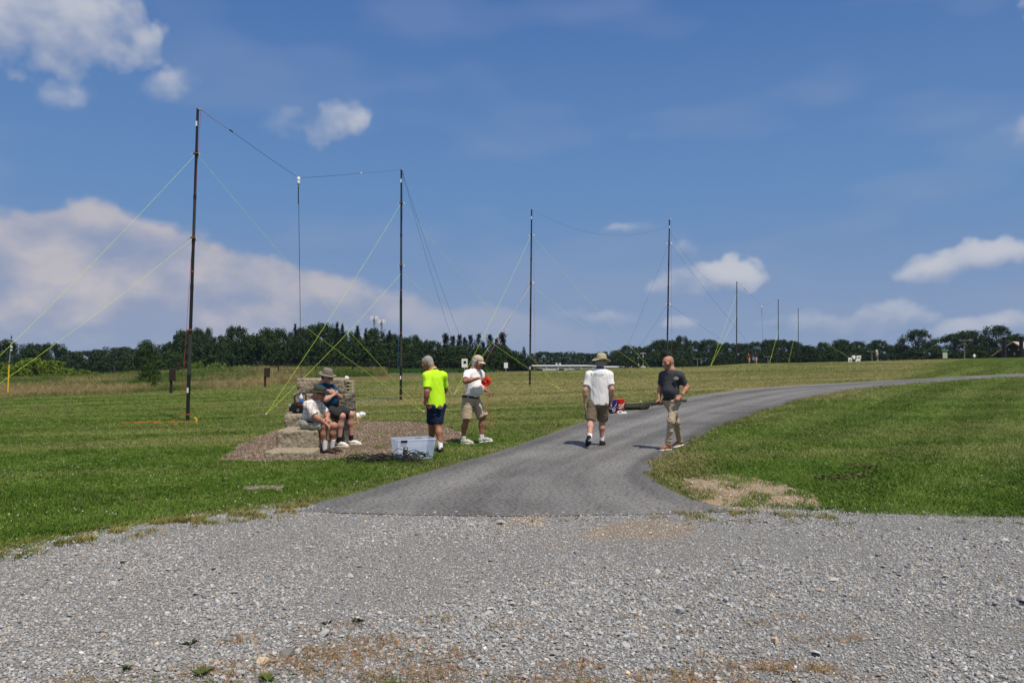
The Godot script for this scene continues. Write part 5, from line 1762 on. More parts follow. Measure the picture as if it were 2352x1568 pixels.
func person(at: Vector3, label: String, j: Dictionary) -> Node3D:
	var t := thing("person", label, "person", at)
	var F: Vector3 = j.F.normalized()
	var left := Vector3(F.z, 0, -F.x)
	var look: Vector3 = j.look.normalized()
	var up := (Vector3.UP - look * look.y).normalized()
	if j.has("tilt"):
		up = (up + j.tilt - look * j.tilt.dot(look)).normalized()
	var H: Vector3 = j.H
	var N: Vector3 = j.N
	var skin: Material = M[j.get("skin", "skin")]
	var fine: float = j.get("cell", 1.0)
	var st := surf()
	var body := [[N, j.P + Vector3(0, 0.05, 0), 0.09, 0.11, F, 0.8]]
	for s in ["L", "R"]:
		var S: Vector3 = j["S" + s]; var E: Vector3 = j["E" + s]; var Wr: Vector3 = j["W" + s]
		body.append([N - Vector3(0, 0.04, 0), S, 0.06, 0.055])
		body.append([S, E, 0.052, 0.043])
		var mid := E.lerp(Wr, 0.3)
		body.append([E, mid, 0.042, 0.045])
		body.append([mid, Wr, 0.044, 0.028])
		var Hp: Vector3 = j["H" + s]; var K: Vector3 = j["K" + s]; var A: Vector3 = j["A" + s]
		body.append([j.P, Hp, 0.1, 0.09])
		var slim := 0.74 if j.get("long", false) else 1.0
		body.append([Hp, K, 0.085 * slim, 0.06 * slim])
		var back: Vector3 = (-j.get("toe" + s, A + F) + j.get("heel" + s, A)).normalized()
		var calf := K.lerp(A, 0.36) + back * 0.018
		body.append([K, calf, 0.056 * slim, 0.06 * slim])
		body.append([calf, A, 0.057 * slim, 0.037])
	net(st, body, 0.0135 * fine, 0.04)
	net(st, head_bones(H, look, up, N), 0.0062 * fine, 0.025)
	net(st, ear_bones(H, look, up), 0.005 * fine, 0.01)
	for s in ["L", "R"]:
		var g: Array = j["G" + s]
		net(st, hand_bones(j["W" + s], g[0], g[1], g[2], g[3]), 0.0048 * fine, 0.008)
	part("body", finish(st, true), skin, t)
	# shirt
	var hem: Vector3 = j.hem
	var chest: Vector3 = N - Vector3(0, 0.17, 0) + (j.P - N) * Vector3(0.3, 0.0, 0.3)
	var sb := [[chest, hem + (hem - chest).normalized() * 0.1, j.get("chest", 0.165), j.get("waist", 0.165), F, 0.72, hem, (hem - chest).normalized()]]
	if j.has("belly"):
		sb.append([j.belly + (chest - j.belly) * 0.75, j.belly, j.belly_r * 0.82, j.belly_r * 0.93, F, 0.92, hem, (hem - chest).normalized()])
	for s in ["L", "R"]:
		var S: Vector3 = j["S" + s]; var E: Vector3 = j["E" + s]
		var e := S.lerp(E, j.get("sleeve", 0.72))
		sb.append([N - Vector3(0, 0.062, 0), S - Vector3(0, 0.01, 0), 0.082, 0.07])
		sb.append([S, e + (e - S).normalized() * 0.1, 0.068, j.get("cuff", 0.072), F, 1.0, e, (E - S).normalized()])
	var shirt := part("shirt", blob(sb, 0.0125 * fine, 0.06, j.get("fold", 0.006), int(at.x * 10.0) + 40, Vector3(9, 2.6, 9)), M[j.shirt], t)
	var nk := surf()
	var ring := []
	var ndir := (H - N).normalized()
	var ns := ndir.cross(F).normalized()
	var nf := ns.cross(ndir)
	for k in 17:
		var a := TAU * k / 16.0
		ring.append(N + ndir * 0.004 + (nf * cos(a) * 1.04 + ns * sin(a)) * 0.077)
	tube(nk, ring, [j.get("collar_r", 0.009)], 6, false)
	part("collar", finish(nk), M[j.get("collar", j.shirt)], shirt)
	# trousers or shorts
	var P: Vector3 = j.P
	var wide: float = j.get("hips", 0.135)
	var pb := [[P + left * 0.055, P - left * 0.055, wide, wide, F, 0.82, hem + (chest - hem).normalized() * (0.018 if j.has("belt") else (0.06 if j.has("sit") else 0.03)), (chest - hem).normalized()]]
	for s in ["L", "R"]:
		var Hp: Vector3 = j["H" + s]; var K: Vector3 = j["K" + s]; var A: Vector3 = j["A" + s]
		if j.get("long", false):
			pb.append([Hp, K, 0.096, 0.068])
			pb.append([K, A.lerp(K, 0.0), 0.066, 0.058, F, 1.0, A - (A - K).normalized() * 0.0, (A - K).normalized()])
		else:
			var e := Hp.lerp(K, j.get("shorts", 0.95))
			pb.append([Hp, e + (e - Hp).normalized() * 0.1, 0.105, j.get("leg", 0.098), F, 1.0, e, (e - Hp).normalized()])
	var trou := part("trousers" if j.get("long", false) else "shorts", blob(pb, 0.0125 * fine, 0.05, j.get("pfold", 0.005), int(at.x * 7.0) + 90, Vector3(5, 13, 5)), M[j.pants], t)
	if j.has("pockets"):
		for s in ["L", "R"]:
			var e: Vector3 = j["H" + s].lerp(j["K" + s], 0.62) + (left if s == "L" else -left) * 0.095
			part("cargo_pocket", blob([[e + Vector3(0, 0.05, 0), e - Vector3(0, 0.05, 0), 0.06, 0.06, left, 0.35]], 0.012, 0.02), M[j.pants], trou)
	if j.has("belt"):
		var bo: Vector3 = hem + (hem - chest).normalized() * 0.012
		var bu: Vector3 = (chest - hem).normalized()
		part("belt", blob([[P + left * 0.055, P - left * 0.055, wide + 0.006, wide + 0.006, F, 0.82, bo + bu * 0.02, bu, bo - bu * 0.022, -bu], [chest, hem - bu * 0.1, j.get("waist", 0.165) * 0.9, j.get("waist", 0.165) * 0.9, F, 0.74, bo + bu * 0.02, bu, bo - bu * 0.022, -bu]], 0.009, 0.02), M[j.belt], t)
	for s in ["L", "R"]:
		var A: Vector3 = j["A" + s]; var K: Vector3 = j["K" + s]
		if j.has("sock"):
			var d := (K - A).normalized()
			part("sock", blob([[A - d * 0.04, A + d * j.get("sock_h", 0.1), 0.043, 0.047, F, 1.0, A + d * j.get("sock_h", 0.1), d]], 0.009, 0.02), M[j.sock], t)
		shoe(t, j["heel" + s], j["toe" + s], A, M[j.shoe], M[j.sole], j.get("boot", 0.0))
	var side := look.cross(up).normalized()
	if j.has("glasses"):
		var gl := Node3D.new()
		gl.name = "glasses"
		t.add_child(gl)
		for k in [-1.0, 1.0]:
			var c: Vector3 = H + look * 0.097 + up * 0.008 + side * k * 0.033
			part("lens", blob([[c - side * 0.012, c + side * 0.012, 0.019, 0.019, look, 0.3]], 0.006, 0.01), M.glass, gl)
			part("temple_arm", rod(c + side * k * 0.025, H + side * k * 0.086 - look * 0.01 + up * 0.015, 0.004, 0.004, 5), M.black, gl)
	else:
		for k in [-1.0, 1.0]:
			var c: Vector3 = H + look * 0.083 + up * 0.004 + side * k * 0.032
			part("eye", blob([[c, c, 0.011, 0.011]], 0.005, 0.01), M.hair_dark, t)
	if j.has("hair"):
		var grow: float = j.get("hair_t", 0.007)
		var line: float = j.get("hair_top", 0.2)
		var hb := [[H - look * 0.03 + up * 0.034, H + look * 0.012 + up * 0.032, 0.085 + grow, 0.082 + grow, side, 0.93, H + look * j.get("hair_front", 0.05) + up * 0.03, (look - up * 0.45).normalized(), H + up * line, up], [H - look * 0.045 + up * 0.0, H - look * 0.05 - up * 0.045, 0.068 + grow, 0.06 + grow, side, 1.0, H - look * 0.01, (look - up * 0.1).normalized(), H + up * line, up]]
		part("hair", blob(hb, 0.0065 * fine, 0.015, 0.003, 5, Vector3(60, 40, 60)), M[j.hair], t)
	return t

func watch(t: Node3D, e: Vector3, w: Vector3) -> void:
	var d := (e - w).normalized()
	part("watch", rod(w + d * 0.012, w + d * 0.036, 0.034, 0.034, 12), M.black, t)

func build_people() -> void:
	var V := func(x: float, y: float, z: float) -> Vector3: return Vector3(x, y, z)
	# the bald man in the dark shirt, walking towards us and to the left
	var t := person(Vector3(2.87, 0.014, -14.42), "bald man in dark grey t-shirt and khaki trousers walking left on the path", {
		F = Vector3(-0.75, 0, 0.66), look = Vector3(-0.88, -0.12, 0.42), H = Vector3(0.0, 1.60, 0.02), N = Vector3(0.05, 1.47, 0),
		SL = Vector3(0.185, 1.37, 0.135), EL = Vector3(0.325, 1.155, 0.10), WL = Vector3(0.195, 0.995, 0.23), SR = Vector3(-0.06, 1.37, -0.145), ER = Vector3(-0.10, 1.12, -0.22), WR = Vector3(-0.16, 0.945, -0.02),
		GL = [Vector3(-0.8, -0.5, 0.25), Vector3(0.3, -0.3, -0.9), Vector3(0, 1, 0.2), 0.45], GR = [Vector3(-0.5, -0.75, 0.3), Vector3(0.5, -0.3, -0.3), Vector3(-0.3, 0.2, 0.9), 0.75],
		P = Vector3(0.07, 0.90, 0), HL = Vector3(0.105, 0.87, 0.065), KL = Vector3(0.02, 0.54, 0.17), AL = Vector3(-0.02, 0.09, 0.08), HR = Vector3(0.035, 0.87, -0.07), KR = Vector3(0.17, 0.50, -0.13), AR = Vector3(0.30, 0.10, -0.42),
		heelL = Vector3(0.04, 0.0, 0.04), toeL = Vector3(-0.19, 0.0, 0.19), heelR = Vector3(0.37, 0.035, -0.47), toeR = Vector3(0.14, 0.0, -0.31),
		hem = Vector3(0.06, 0.945, 0.01), belly = Vector3(0.015, 1.08, 0.05), belly_r = 0.155, waist = 0.155, fold = 0.004, shirt = "tee_grey", pants = "khaki", long = true, belt = "black", pfold = 0.008, hips = 0.135, shoe = "leather_tan", sole = "white", hair = "hair_grey", hair_t = 0.0015, hair_top = 0.03, hair_front = -0.01, skin = "skin"})
	watch(t, Vector3(0.325, 1.155, 0.10), Vector3(0.195, 0.995, 0.23))
	# print on his chest
	var mark := [[0.0, 0.02, 0.05, 0.006], [0.0, 0.0, 0.09, 0.009], [0.005, -0.018, 0.06, 0.007], [-0.012, 0.03, 0.02, 0.006]]
	for m in mark:
		part("chest_print", finish_box(Vector3(0.11 + m[0], 1.315 + m[1], 0.205), Vector3(m[2], m[3], 0.03), 0.0, Basis(Vector3.UP, -0.35)), M.white, t)
	var ph := thing("handheld_radio", "black handheld radio in the bald man's right hand", "radio", Vector3(2.87, 0.014, -14.42))
	part("case", finish_box(Vector3(-0.215, 0.855, 0.03), Vector3(0.12, 0.035, 0.055), 0.008, Basis(Vector3.BACK, 0.5)), M.black, ph)
	part("aerial", rod(Vector3(-0.26, 0.83, 0.035), Vector3(-0.33, 0.79, 0.05), 0.008, 0.006, 6), M.black, ph)
	# the man in the wide hat, walking away
	t = person(Vector3(1.60, 0.016, -15.0), "man in white lettered t-shirt and wide tan hat walking away on the path", {
		F = Vector3(0.12, 0, -1), look = Vector3(0.35, -0.05, -0.93), H = Vector3(0.115, 1.60, -0.03), N = Vector3(0.085, 1.475, 0.0),
		SL = Vector3(-0.125, 1.365, 0.0), EL = Vector3(-0.205, 1.07, 0.06), WL = Vector3(-0.21, 0.82, 0.0), SR = Vector3(0.265, 1.365, 0.0), ER = Vector3(0.30, 1.09, 0.07), WR = Vector3(0.30, 0.84, -0.05),
		GL = [Vector3(0.0, -1, -0.15), Vector3(0.9, 0, -0.3), Vector3(0, 0, -1), 0.5], GR = [Vector3(0.05, -1, -0.15), Vector3(-0.9, 0, -0.3), Vector3(0, 0, -1), 0.65],
		P = Vector3(0.05, 0.86, 0.0), HL = Vector3(-0.05, 0.84, 0.0), KL = Vector3(-0.11, 0.49, 0.06), AL = Vector3(-0.15, 0.2, 0.36), HR = Vector3(0.145, 0.84, 0.0), KR = Vector3(0.14, 0.48, -0.14), AR = Vector3(0.135, 0.1, -0.15),
		heelL = Vector3(-0.15, 0.19, 0.44), toeL = Vector3(-0.19, 0.012, 0.25), heelR = Vector3(0.115, 0.0, -0.09), toeR = Vector3(0.20, 0.0, -0.36),
		hem = Vector3(0.055, 0.79, 0.0), chest = 0.19, waist = 0.2, shirt = "tee_white", collar = "bucket_blue", collar_r = 0.019, fold = 0.006, pants = "khaki_dark", shorts = 0.98, leg = 0.108, hips = 0.15, pockets = true, sock = "sock_white", sock_h = 0.13, shoe = "shoe_black", sole = "shoe_black", hair = "hair_grey", hair_top = 0.03, skin = "skin_pale"})
	brim_hat(t, Vector3(0.115, 1.605, -0.03), Vector3(0.35, -0.1, -0.93).normalized(), Vector3(0.03, 1, -0.05).normalized(), 0.094, 0.112, 0.185, 0.026, 0.014, M.hat_khaki, 3)
	part("watch_strap", rod(Vector3(0.30, 0.855, -0.045), Vector3(0.30, 0.875, -0.04), 0.032, 0.032, 10), M.black, t)
	# lettering on the back of the white shirt
	var back := [[Vector3(0.0745, 1.305, 0.0), Vector3(0.054, 0.69, 0.0), 0.19, 0.2, Vector3(0.12, 0, -1).normalized(), 0.72], [Vector3(0.085, 1.413, 0), Vector3(-0.125, 1.355, 0), 0.082, 0.07], [Vector3(0.085, 1.413, 0), Vector3(0.265, 1.355, 0), 0.082, 0.07]]
	var lay := func(p: Vector3, ox: float, oy: float) -> Vector3:
		var q := Vector3(ox + p.x, oy + p.y, 0.3)
		for i in 24:
			var dd := field_distance(back, 0.06, q)
			if dd < 0.0085:
				break
			q.z -= maxf(dd * 0.8, 0.001)
		return q + Vector3(0, 0, p.z * 0.3)
	part("shirt_print", bent_text("AKRON GENERAL", 0.0175, func(p: Vector3) -> Vector3: return lay.call(p, 0.055, 1.375 - p.x * 0.09), "Droid Serif"), M.sign_green, t)
	part("shirt_print", bent_text("SPORTS MEDICINE", 0.0125, func(p: Vector3) -> Vector3: return lay.call(p, 0.035, 1.345 - p.x * 0.09)), M.sign_green, t)
	for a in [[-0.012, 0.012], [0.012, 0.012], [-0.012, -0.012], [0.012, -0.012]]:
		var sq := surf()
		var cs := []
		for c in [[-0.0095, -0.0095], [-0.0095, 0.0095], [0.0095, 0.0095], [0.0095, -0.0095]]:
			cs.append(lay.call(Vector3(a[0] + c[0], a[1] + c[1], 0.006), -0.105, 1.372))
		quad(sq, cs[0], cs[1], cs[2], cs[3])
		part("shirt_emblem", finish(sq), M.sign_green, t)
	# the man in the cream cap, walking right with the coil of cord
	t = person(Vector3(-0.74, 0.012, -15.45), "man in white t-shirt and cream cap walking right holding red cord", {
		F = Vector3(0.82, 0, 0.55), look = Vector3(0.88, -0.38, 0.30), H = Vector3(0.07, 1.60, 0.03), N = Vector3(0.0, 1.475, 0.0),
		SR = Vector3(-0.13, 1.38, 0.145), ER = Vector3(-0.16, 1.235, 0.30), WR = Vector3(0.10, 1.30, 0.33), SL = Vector3(0.115, 1.38, -0.135), EL = Vector3(0.17, 1.15, -0.08), WL = Vector3(0.235, 1.05, 0.11),
		GR = [Vector3(0.95, 0.08, -0.15), Vector3(0, -0.9, -0.4), Vector3(0, 0, 1), 0.7], GL = [Vector3(0.85, -0.4, 0.25), Vector3(-0.3, -0.8, 0.2), Vector3(0, 0.4, 1), 0.7],
		P = Vector3(-0.07, 0.93, 0.0), HR = Vector3(-0.13, 0.87, 0.07), KR = Vector3(-0.15, 0.50, 0.09), AR = Vector3(-0.215, 0.1, 0.02), HL = Vector3(0.0, 0.87, -0.08), KL = Vector3(0.165, 0.53, -0.03), AL = Vector3(0.145, 0.125, 0.0),
		heelR = Vector3(-0.27, 0.0, 0.0), toeR = Vector3(0.0, 0.0, 0.08), heelL = Vector3(0.09, 0.015, -0.02), toeL = Vector3(0.37, 0.06, 0.08),
		hem = Vector3(-0.06, 0.935, 0.01), belly = Vector3(0.05, 1.10, 0.08), belly_r = 0.175, waist = 0.17, shirt = "tee_white", fold = 0.0055, pants = "khaki", shorts = 1.02, leg = 0.125, hips = 0.155, pfold = 0.007, belt = "black", sock = "sock_white", sock_h = 0.06, shoe = "shoe_grey", sole = "white", hair = "hair_white", hair_t = 0.012, hair_top = 0.045, hair_front = 0.0, skin = "skin_tan"})
	cap(t, Vector3(0.07, 1.605, 0.03), Vector3(0.88, -0.3, 0.30).normalized(), M.hat_tan)
	var coil := thing("cord_coil", "red coil of cord held up in the cream cap man's hand", "cord", Vector3(-0.74, 0.012, -15.45))
	var r := RandomNumberGenerator.new()
	r.seed = 8
	for k in 14:
		var pts := []
		var c := Vector3(0.235 + r.randf_range(-0.014, 0.014), 1.24 + r.randf_range(-0.012, 0.012), 0.30 + (k % 7 - 3) * 0.016)
		var ry := r.randf_range(0.03, 0.085)
		for i in 19:
			var a := TAU * i / 18.0
			pts.append(c + Vector3(cos(a) * ry * 1.02, sin(a) * ry, sin(a * 2.0 + k) * 0.014 + cos(a) * 0.02))
		wander(pts, 0.0085, M.red_cord, "turn", coil, 2, 6)
	wander([Vector3(0.25, 1.17, 0.3), Vector3(0.26, 1.09, 0.22), Vector3(0.29, 1.04, 0.16), Vector3(0.27, 0.95, 0.18), Vector3(0.26, 0.82, 0.2), Vector3(0.34, 0.74, 0.2), Vector3(0.29, 0.62, 0.2), Vector3(0.35, 0.5, 0.2), Vector3(0.31, 0.42, 0.2), Vector3(0.36, 0.36, 0.2)], 0.003, M.red_rope, "loose_end", coil)
	wander([Vector3(0.28, 1.03, 0.16), Vector3(0.28, 0.7, 0.2), Vector3(0.29, 0.45, 0.2), Vector3(0.33, 0.32, 0.2), Vector3(0.38, 0.4, 0.2), Vector3(0.34, 0.55, 0.2)], 0.003, M.red_rope, "loose_end", coil)
	# the man in the lime shirt, turned away
	t = person(Vector3(-1.38, 0.0, -14.12), "man in bright lime t-shirt and dark denim shorts turned away, looking down", {
		F = Vector3(-0.6, 0, -0.8), look = Vector3(-0.78, -0.42, -0.42), H = Vector3(-0.15, 1.605, -0.04), N = Vector3(-0.045, 1.475, 0.0),
		SL = Vector3(-0.145, 1.38, 0.115), EL = Vector3(-0.13, 1.10, 0.19), WL = Vector3(-0.16, 0.88, 0.15), SR = Vector3(0.125, 1.38, -0.115), ER = Vector3(0.16, 1.12, -0.26), WR = Vector3(0.03, 1.0, -0.42),
		GL = [Vector3(0.55, -0.6, 0.0), Vector3(0.3, 0.5, -0.5), Vector3(0.5, 0.6, 0.3), 0.6], GR = [Vector3(-0.7, -0.1, -0.4), Vector3(0, -1, 0), Vector3(0, 0, 1), 0.6],
		P = Vector3(0.02, 0.87, 0.0), HL = Vector3(-0.045, 0.84, 0.05), KL = Vector3(-0.07, 0.50, -0.06), AL = Vector3(-0.12, 0.1, -0.38), HR = Vector3(0.08, 0.84, -0.05), KR = Vector3(0.04, 0.50, 0.0), AR = Vector3(0.105, 0.12, 0.12),
		heelL = Vector3(-0.08, 0.0, -0.30), toeL = Vector3(-0.25, 0.0, -0.52), heelR = Vector3(0.15, 0.0, 0.17), toeR = Vector3(-0.03, 0.0, -0.04),
		hem = Vector3(0.02, 0.80, 0.0), chest = 0.175, waist = 0.19, cuff = 0.08, sleeve = 0.78, shirt = "tee_lime", fold = 0.006, pants = "denim", shorts = 0.94, leg = 0.098, hips = 0.138, sock = "sock_white", sock_h = 0.13, shoe = "leather_brown", sole = "shoe_black", boot = 0.2, hair = "hair_grey", hair_t = 0.009, skin = "skin_tan", glasses = true})
	part("gloves", crumple(0.05, 0.05, 0.035, 6, Vector3(0.1, 0.78, 0.12)), M.khaki_dark, t)
	# seated man in the checked shirt
	t = person(Vector3(-3.24, 0.0, -13.95), "seated man in checked shirt, pale shorts and dark camouflage hat", {
		F = Vector3(0.95, 0, 0.3), look = Vector3(0.95, -0.22, 0.22), H = Vector3(-0.185, 1.06, 0.0), N = Vector3(-0.285, 0.955, 0.0),
		SR = Vector3(-0.35, 0.875, 0.19), ER = Vector3(-0.19, 0.665, 0.23), WR = Vector3(-0.035, 0.56, 0.2), SL = Vector3(-0.25, 0.875, -0.17), EL = Vector3(-0.1, 0.68, -0.22), WL = Vector3(-0.06, 0.63, -0.08),
		GR = [Vector3(0.75, -0.65, 0.0), Vector3(-0.5, -0.8, 0), Vector3(0.2, 0, -1), 0.45], GL = [Vector3(0.3, -0.5, 0.7), Vector3(-0.3, -0.8, 0), Vector3(0, 0, 1), 0.5],
		P = Vector3(-0.40, 0.555, 0.0), HR = Vector3(-0.37, 0.535, 0.1), KR = Vector3(-0.05, 0.50, 0.15), AR = Vector3(-0.06, 0.125, 0.11), HL = Vector3(-0.35, 0.535, -0.09), KL = Vector3(0.055, 0.485, -0.1), AL = Vector3(0.01, 0.11, -0.15),
		heelR = Vector3(-0.10, 0.0, 0.09), toeR = Vector3(0.165, 0.0, 0.15), heelL = Vector3(-0.05, 0.0, -0.17), toeL = Vector3(0.205, 0.0, -0.1),
		hem = Vector3(-0.42, 0.545, 0.0), belly = Vector3(-0.30, 0.69, 0.02), belly_r = 0.15, chest = 0.165, waist = 0.165, cuff = 0.082, sleeve = 0.85, shirt = "plaid", sit = true, fold = 0.005, pants = "stone_cloth", shorts = 0.86, leg = 0.1, hips = 0.14, sock = "sock_white", sock_h = 0.13, shoe = "leather_brown", sole = "shoe_black", hair = "hair_grey", hair_top = 0.03, hair_front = -0.01, skin = "skin", glasses = true})
	brim_hat(t, Vector3(-0.19, 1.065, 0.0), Vector3(0.95, -0.12, 0.25).normalized(), Vector3(0.12, 1, 0.03).normalized(), 0.098, 0.075, 0.162, 0.012, 0.012, M.hat_camo, 1)
	wander([Vector3(-0.16, 1.09, 0.09), Vector3(-0.14, 1.0, 0.085), Vector3(-0.13, 0.93, 0.06), Vector3(-0.11, 0.9, 0.03)], 0.004, M.black, "chin_cord", t)
	part("waist_pack", blob([[Vector3(-0.37, 0.585, 0.16), Vector3(-0.24, 0.56, 0.2), 0.035, 0.02, Vector3.UP, 0.8]], 0.01, 0.02), M.black_cloth, t)
	# seated man in the blue shirt, arms folded
	t = person(Vector3(-3.22, 0.008, -15.1), "seated man in dark blue t-shirt with folded arms and olive brim hat", {
		F = Vector3(0.9, 0, 0.43), look = Vector3(0.82, -0.42, 0.38), H = Vector3(-0.325, 1.335, 0.05), N = Vector3(-0.40, 1.205, 0.0),
		SR = Vector3(-0.47, 1.11, 0.17), ER = Vector3(-0.30, 0.905, 0.29), WR = Vector3(-0.17, 0.99, 0.2), SL = Vector3(-0.28, 1.11, -0.16), EL = Vector3(-0.115, 0.93, -0.08), WL = Vector3(-0.165, 1.03, 0.14),
		GR = [Vector3(0.5, 0.35, -0.7), Vector3(-0.7, 0.0, -0.4), Vector3(0, 1, 0), 0.4], GL = [Vector3(-0.85, 0.25, 0.35), Vector3(-0.3, -0.2, -0.9), Vector3(0, 1, 0), 0.35],
		P = Vector3(-0.40, 0.765, 0.0), HR = Vector3(-0.36, 0.74, 0.11), KR = Vector3(-0.01, 0.585, 0.17), AR = Vector3(-0.07, 0.12, 0.14), HL = Vector3(-0.34, 0.74, -0.09), KL = Vector3(0.10, 0.60, -0.12), AL = Vector3(0.09, 0.12, -0.18),
		heelR = Vector3(-0.12, 0.0, 0.11), toeR = Vector3(0.13, 0.0, 0.23), heelL = Vector3(0.035, 0.0, -0.2), toeL = Vector3(0.31, 0.0, -0.12),
		hem = Vector3(-0.40, 0.765, 0.0), belly = Vector3(-0.275, 0.885, 0.05), belly_r = 0.19, chest = 0.18, waist = 0.18, cuff = 0.085, sleeve = 0.75, shirt = "tee_blue", sit = true, fold = 0.004, pants = "charcoal", shorts = 0.93, leg = 0.108, hips = 0.155, sock = "black_cloth", sock_h = 0.08, shoe = "shoe_white", sole = "white", hair = "hair_dark", hair_top = 0.03, hair_front = 0.0, skin = "skin_pale", glasses = true})
	brim_hat(t, Vector3(-0.325, 1.335, 0.05), Vector3(0.85, -0.25, 0.42).normalized(), Vector3(0.1, 1, 0.1).normalized(), 0.093, 0.105, 0.16, 0.016, 0.010, M.hat_olive, 2, 0.06)
	watch(t, Vector3(-0.115, 0.93, -0.08), Vector3(-0.165, 1.03, 0.14))
	# people far off on the ridge
	far_person("person in a red shirt standing far off on the field", 1721, 110.0, "red_shirt", "khaki", Vector3(-1, 0, 0.2), 1.66, 0.0)
	far_person("person in a navy shirt and grey shorts walking right far off", 1736, 108.0, "navy_shirt", "stone_cloth", Vector3(0.3, 0, -1), 1.78, 0.35)
	var w := far_person("person in a white shirt and white hat standing on the ridge at right", 2016, 120.0, "tee_white", "khaki_dark", Vector3(-1, 0, 0.1), 1.72, 0.0)
	brim_hat(w, Vector3(-0.11, 1.575, 0.0), Vector3(-0.9, -0.3, 0), Vector3(-0.15, 1, 0).normalized(), 0.11, 0.11, 0.2, 0.02, 0.01, M.white, 2)
	far_person("seated person in a white shirt between the notice boards", 1962, 116.0, "tee_white", "charcoal", Vector3(0, 0, -1), 1.66, 0.0, true)
	far_person("seated person in a dark shirt behind the left notice board", 1955.5, 118.0, "charcoal", "charcoal", Vector3(0, 0, -1), 1.66, 0.0, true)

func cap(t: Node3D, h: Vector3, f: Vector3, m: Material) -> void:
	var up := (Vector3.UP - f * f.y).normalized()
	var side := f.cross(up).normalized()
	var hat := Node3D.new()
	hat.name = "cap"
	t.add_child(hat)
	part("crown", blob([[h - f * 0.03 + up * 0.05, h + f * 0.012 + up * 0.05, 0.093, 0.09, side, 0.95, h + up * 0.042, -up]], 0.007, 0.02, 0.003, 4), m, hat)
	var st := surf()
	st.set_smooth_group(0)
	var n := 16
	for i in n:
		for sg in [1.0, -1.0]:
			var q := []
			for k in [i, i + 1]:
				var a := lerpf(-1.25, 1.25, float(k) / n)
				for e in [0.085, 0.17]:
					var drop: float = -0.012 * pow(sin(a), 2.0) * 2.0 - (e - 0.085) * 0.35
					q.append(h + up * (0.052 + drop + 0.003 * sg) + f * cos(a) * (e if e < 0.1 else e * 0.97) + side * sin(a) * (0.085 if e < 0.1 else 0.088))
			if sg > 0.0:
				quad(st, q[0], q[1], q[3], q[2])
			else:
				quad(st, q[2], q[3], q[1], q[0])
	part("bill", finish(st), m, hat)
	part("button", blob([[h + up * 0.142 - f * 0.01, h + up * 0.143 - f * 0.01, 0.009, 0.009]], 0.005, 0.01), m, hat)

func far_person(label: String, u: float, d: float, shirt: String, pants: String, F: Vector3, tall: float, stride: float, seated := false) -> Node3D:
	F = F.normalized()
	var lf := Vector3(F.z, 0, -F.x)
	var k := tall / 1.75
	var drop := 0.42 if seated else 0.0
	var P := Vector3(0, 0.92 * k - drop, 0)
	var lean := F * 0.08
	var g := on(px(u, d), -d)
	var j := {F = F, look = (F + Vector3(0, -0.25, 0)), H = Vector3(0, 1.60 * k - drop, 0) + lean * 1.4, N = Vector3(0, 1.47 * k - drop, 0) + lean, P = P, hem = P + Vector3(0, -0.03, 0), shirt = shirt, pants = pants, shoe = "leather_brown", sole = "shoe_black", sock = "sock_white", sock_h = 0.08, hair = "hair_dark", cell = 1.7, shorts = 0.95, fold = 0.004}
	for s in ["L", "R"]:
		var o: Vector3 = lf * (1.0 if s == "L" else -1.0)
		var sw: float = stride * (1.0 if s == "L" else -1.0)
		j["S" + s] = j.N + o * 0.19 - Vector3(0, 0.08, 0)
		j["E" + s] = j["S" + s] + o * 0.05 - Vector3(0, 0.28, 0) - F * sw * 0.4
		j["W" + s] = j["E" + s] + F * (0.12 + 0.1 * absf(sw)) - Vector3(0, 0.22, 0) + o * stride * 0.3
		j["G" + s] = [Vector3(0, -1, 0) + F * 0.3, -o, F, 0.5]
		j["H" + s] = P + o * 0.09 - Vector3(0, 0.03, 0)
		if seated:
			j["K" + s] = P + o * 0.12 + F * 0.42
			j["A" + s] = P + o * 0.12 + F * 0.40 - Vector3(0, 0.40, 0)
		else:
			j["K" + s] = P + o * 0.10 + F * (0.03 + sw * 0.5) - Vector3(0, 0.42, 0)
			j["A" + s] = Vector3(0, 0.1, 0) + o * 0.1 + F * sw
		var A: Vector3 = j["A" + s]
		j["heel" + s] = Vector3(A.x, A.y - 0.1, A.z) - F * 0.07
		j["toe" + s] = Vector3(A.x, A.y - 0.1, A.z) + F * 0.2
	return person(g, label, j)

# ---------------------------------------------------------------- gravel, chips and grass
func chip_mesh(s: int, flat: float) -> ArrayMesh:
	var r := RandomNumberGenerator.new()
	r.seed = s
	var st := surf()
	st.set_smooth_group(-1)
	var top := []
	var bot := []
	for k in 5:
		var a := TAU * (k + r.randf_range(-0.3, 0.3)) / 5.0
		top.append(Vector3(cos(a) * r.randf_range(0.25, 0.45), flat * r.randf_range(0.35, 0.6), sin(a) * r.randf_range(0.25, 0.45)))
		a += r.randf_range(0.1, 0.5)
		bot.append(Vector3(cos(a) * r.randf_range(0.42, 0.58), flat * r.randf_range(-0.3, 0.1), sin(a) * r.randf_range(0.42, 0.58)))
	var cap := Vector3(0, flat * 0.55, 0)
	for k in 5:
		var n := (k + 1) % 5
		tri(st, Vector3.ZERO, cap, top[k], top[n])
		tri(st, Vector3.ZERO, top[k], top[n], bot[k])
		tri(st, Vector3.ZERO, top[n], bot[n], bot[k])
	return finish(st)

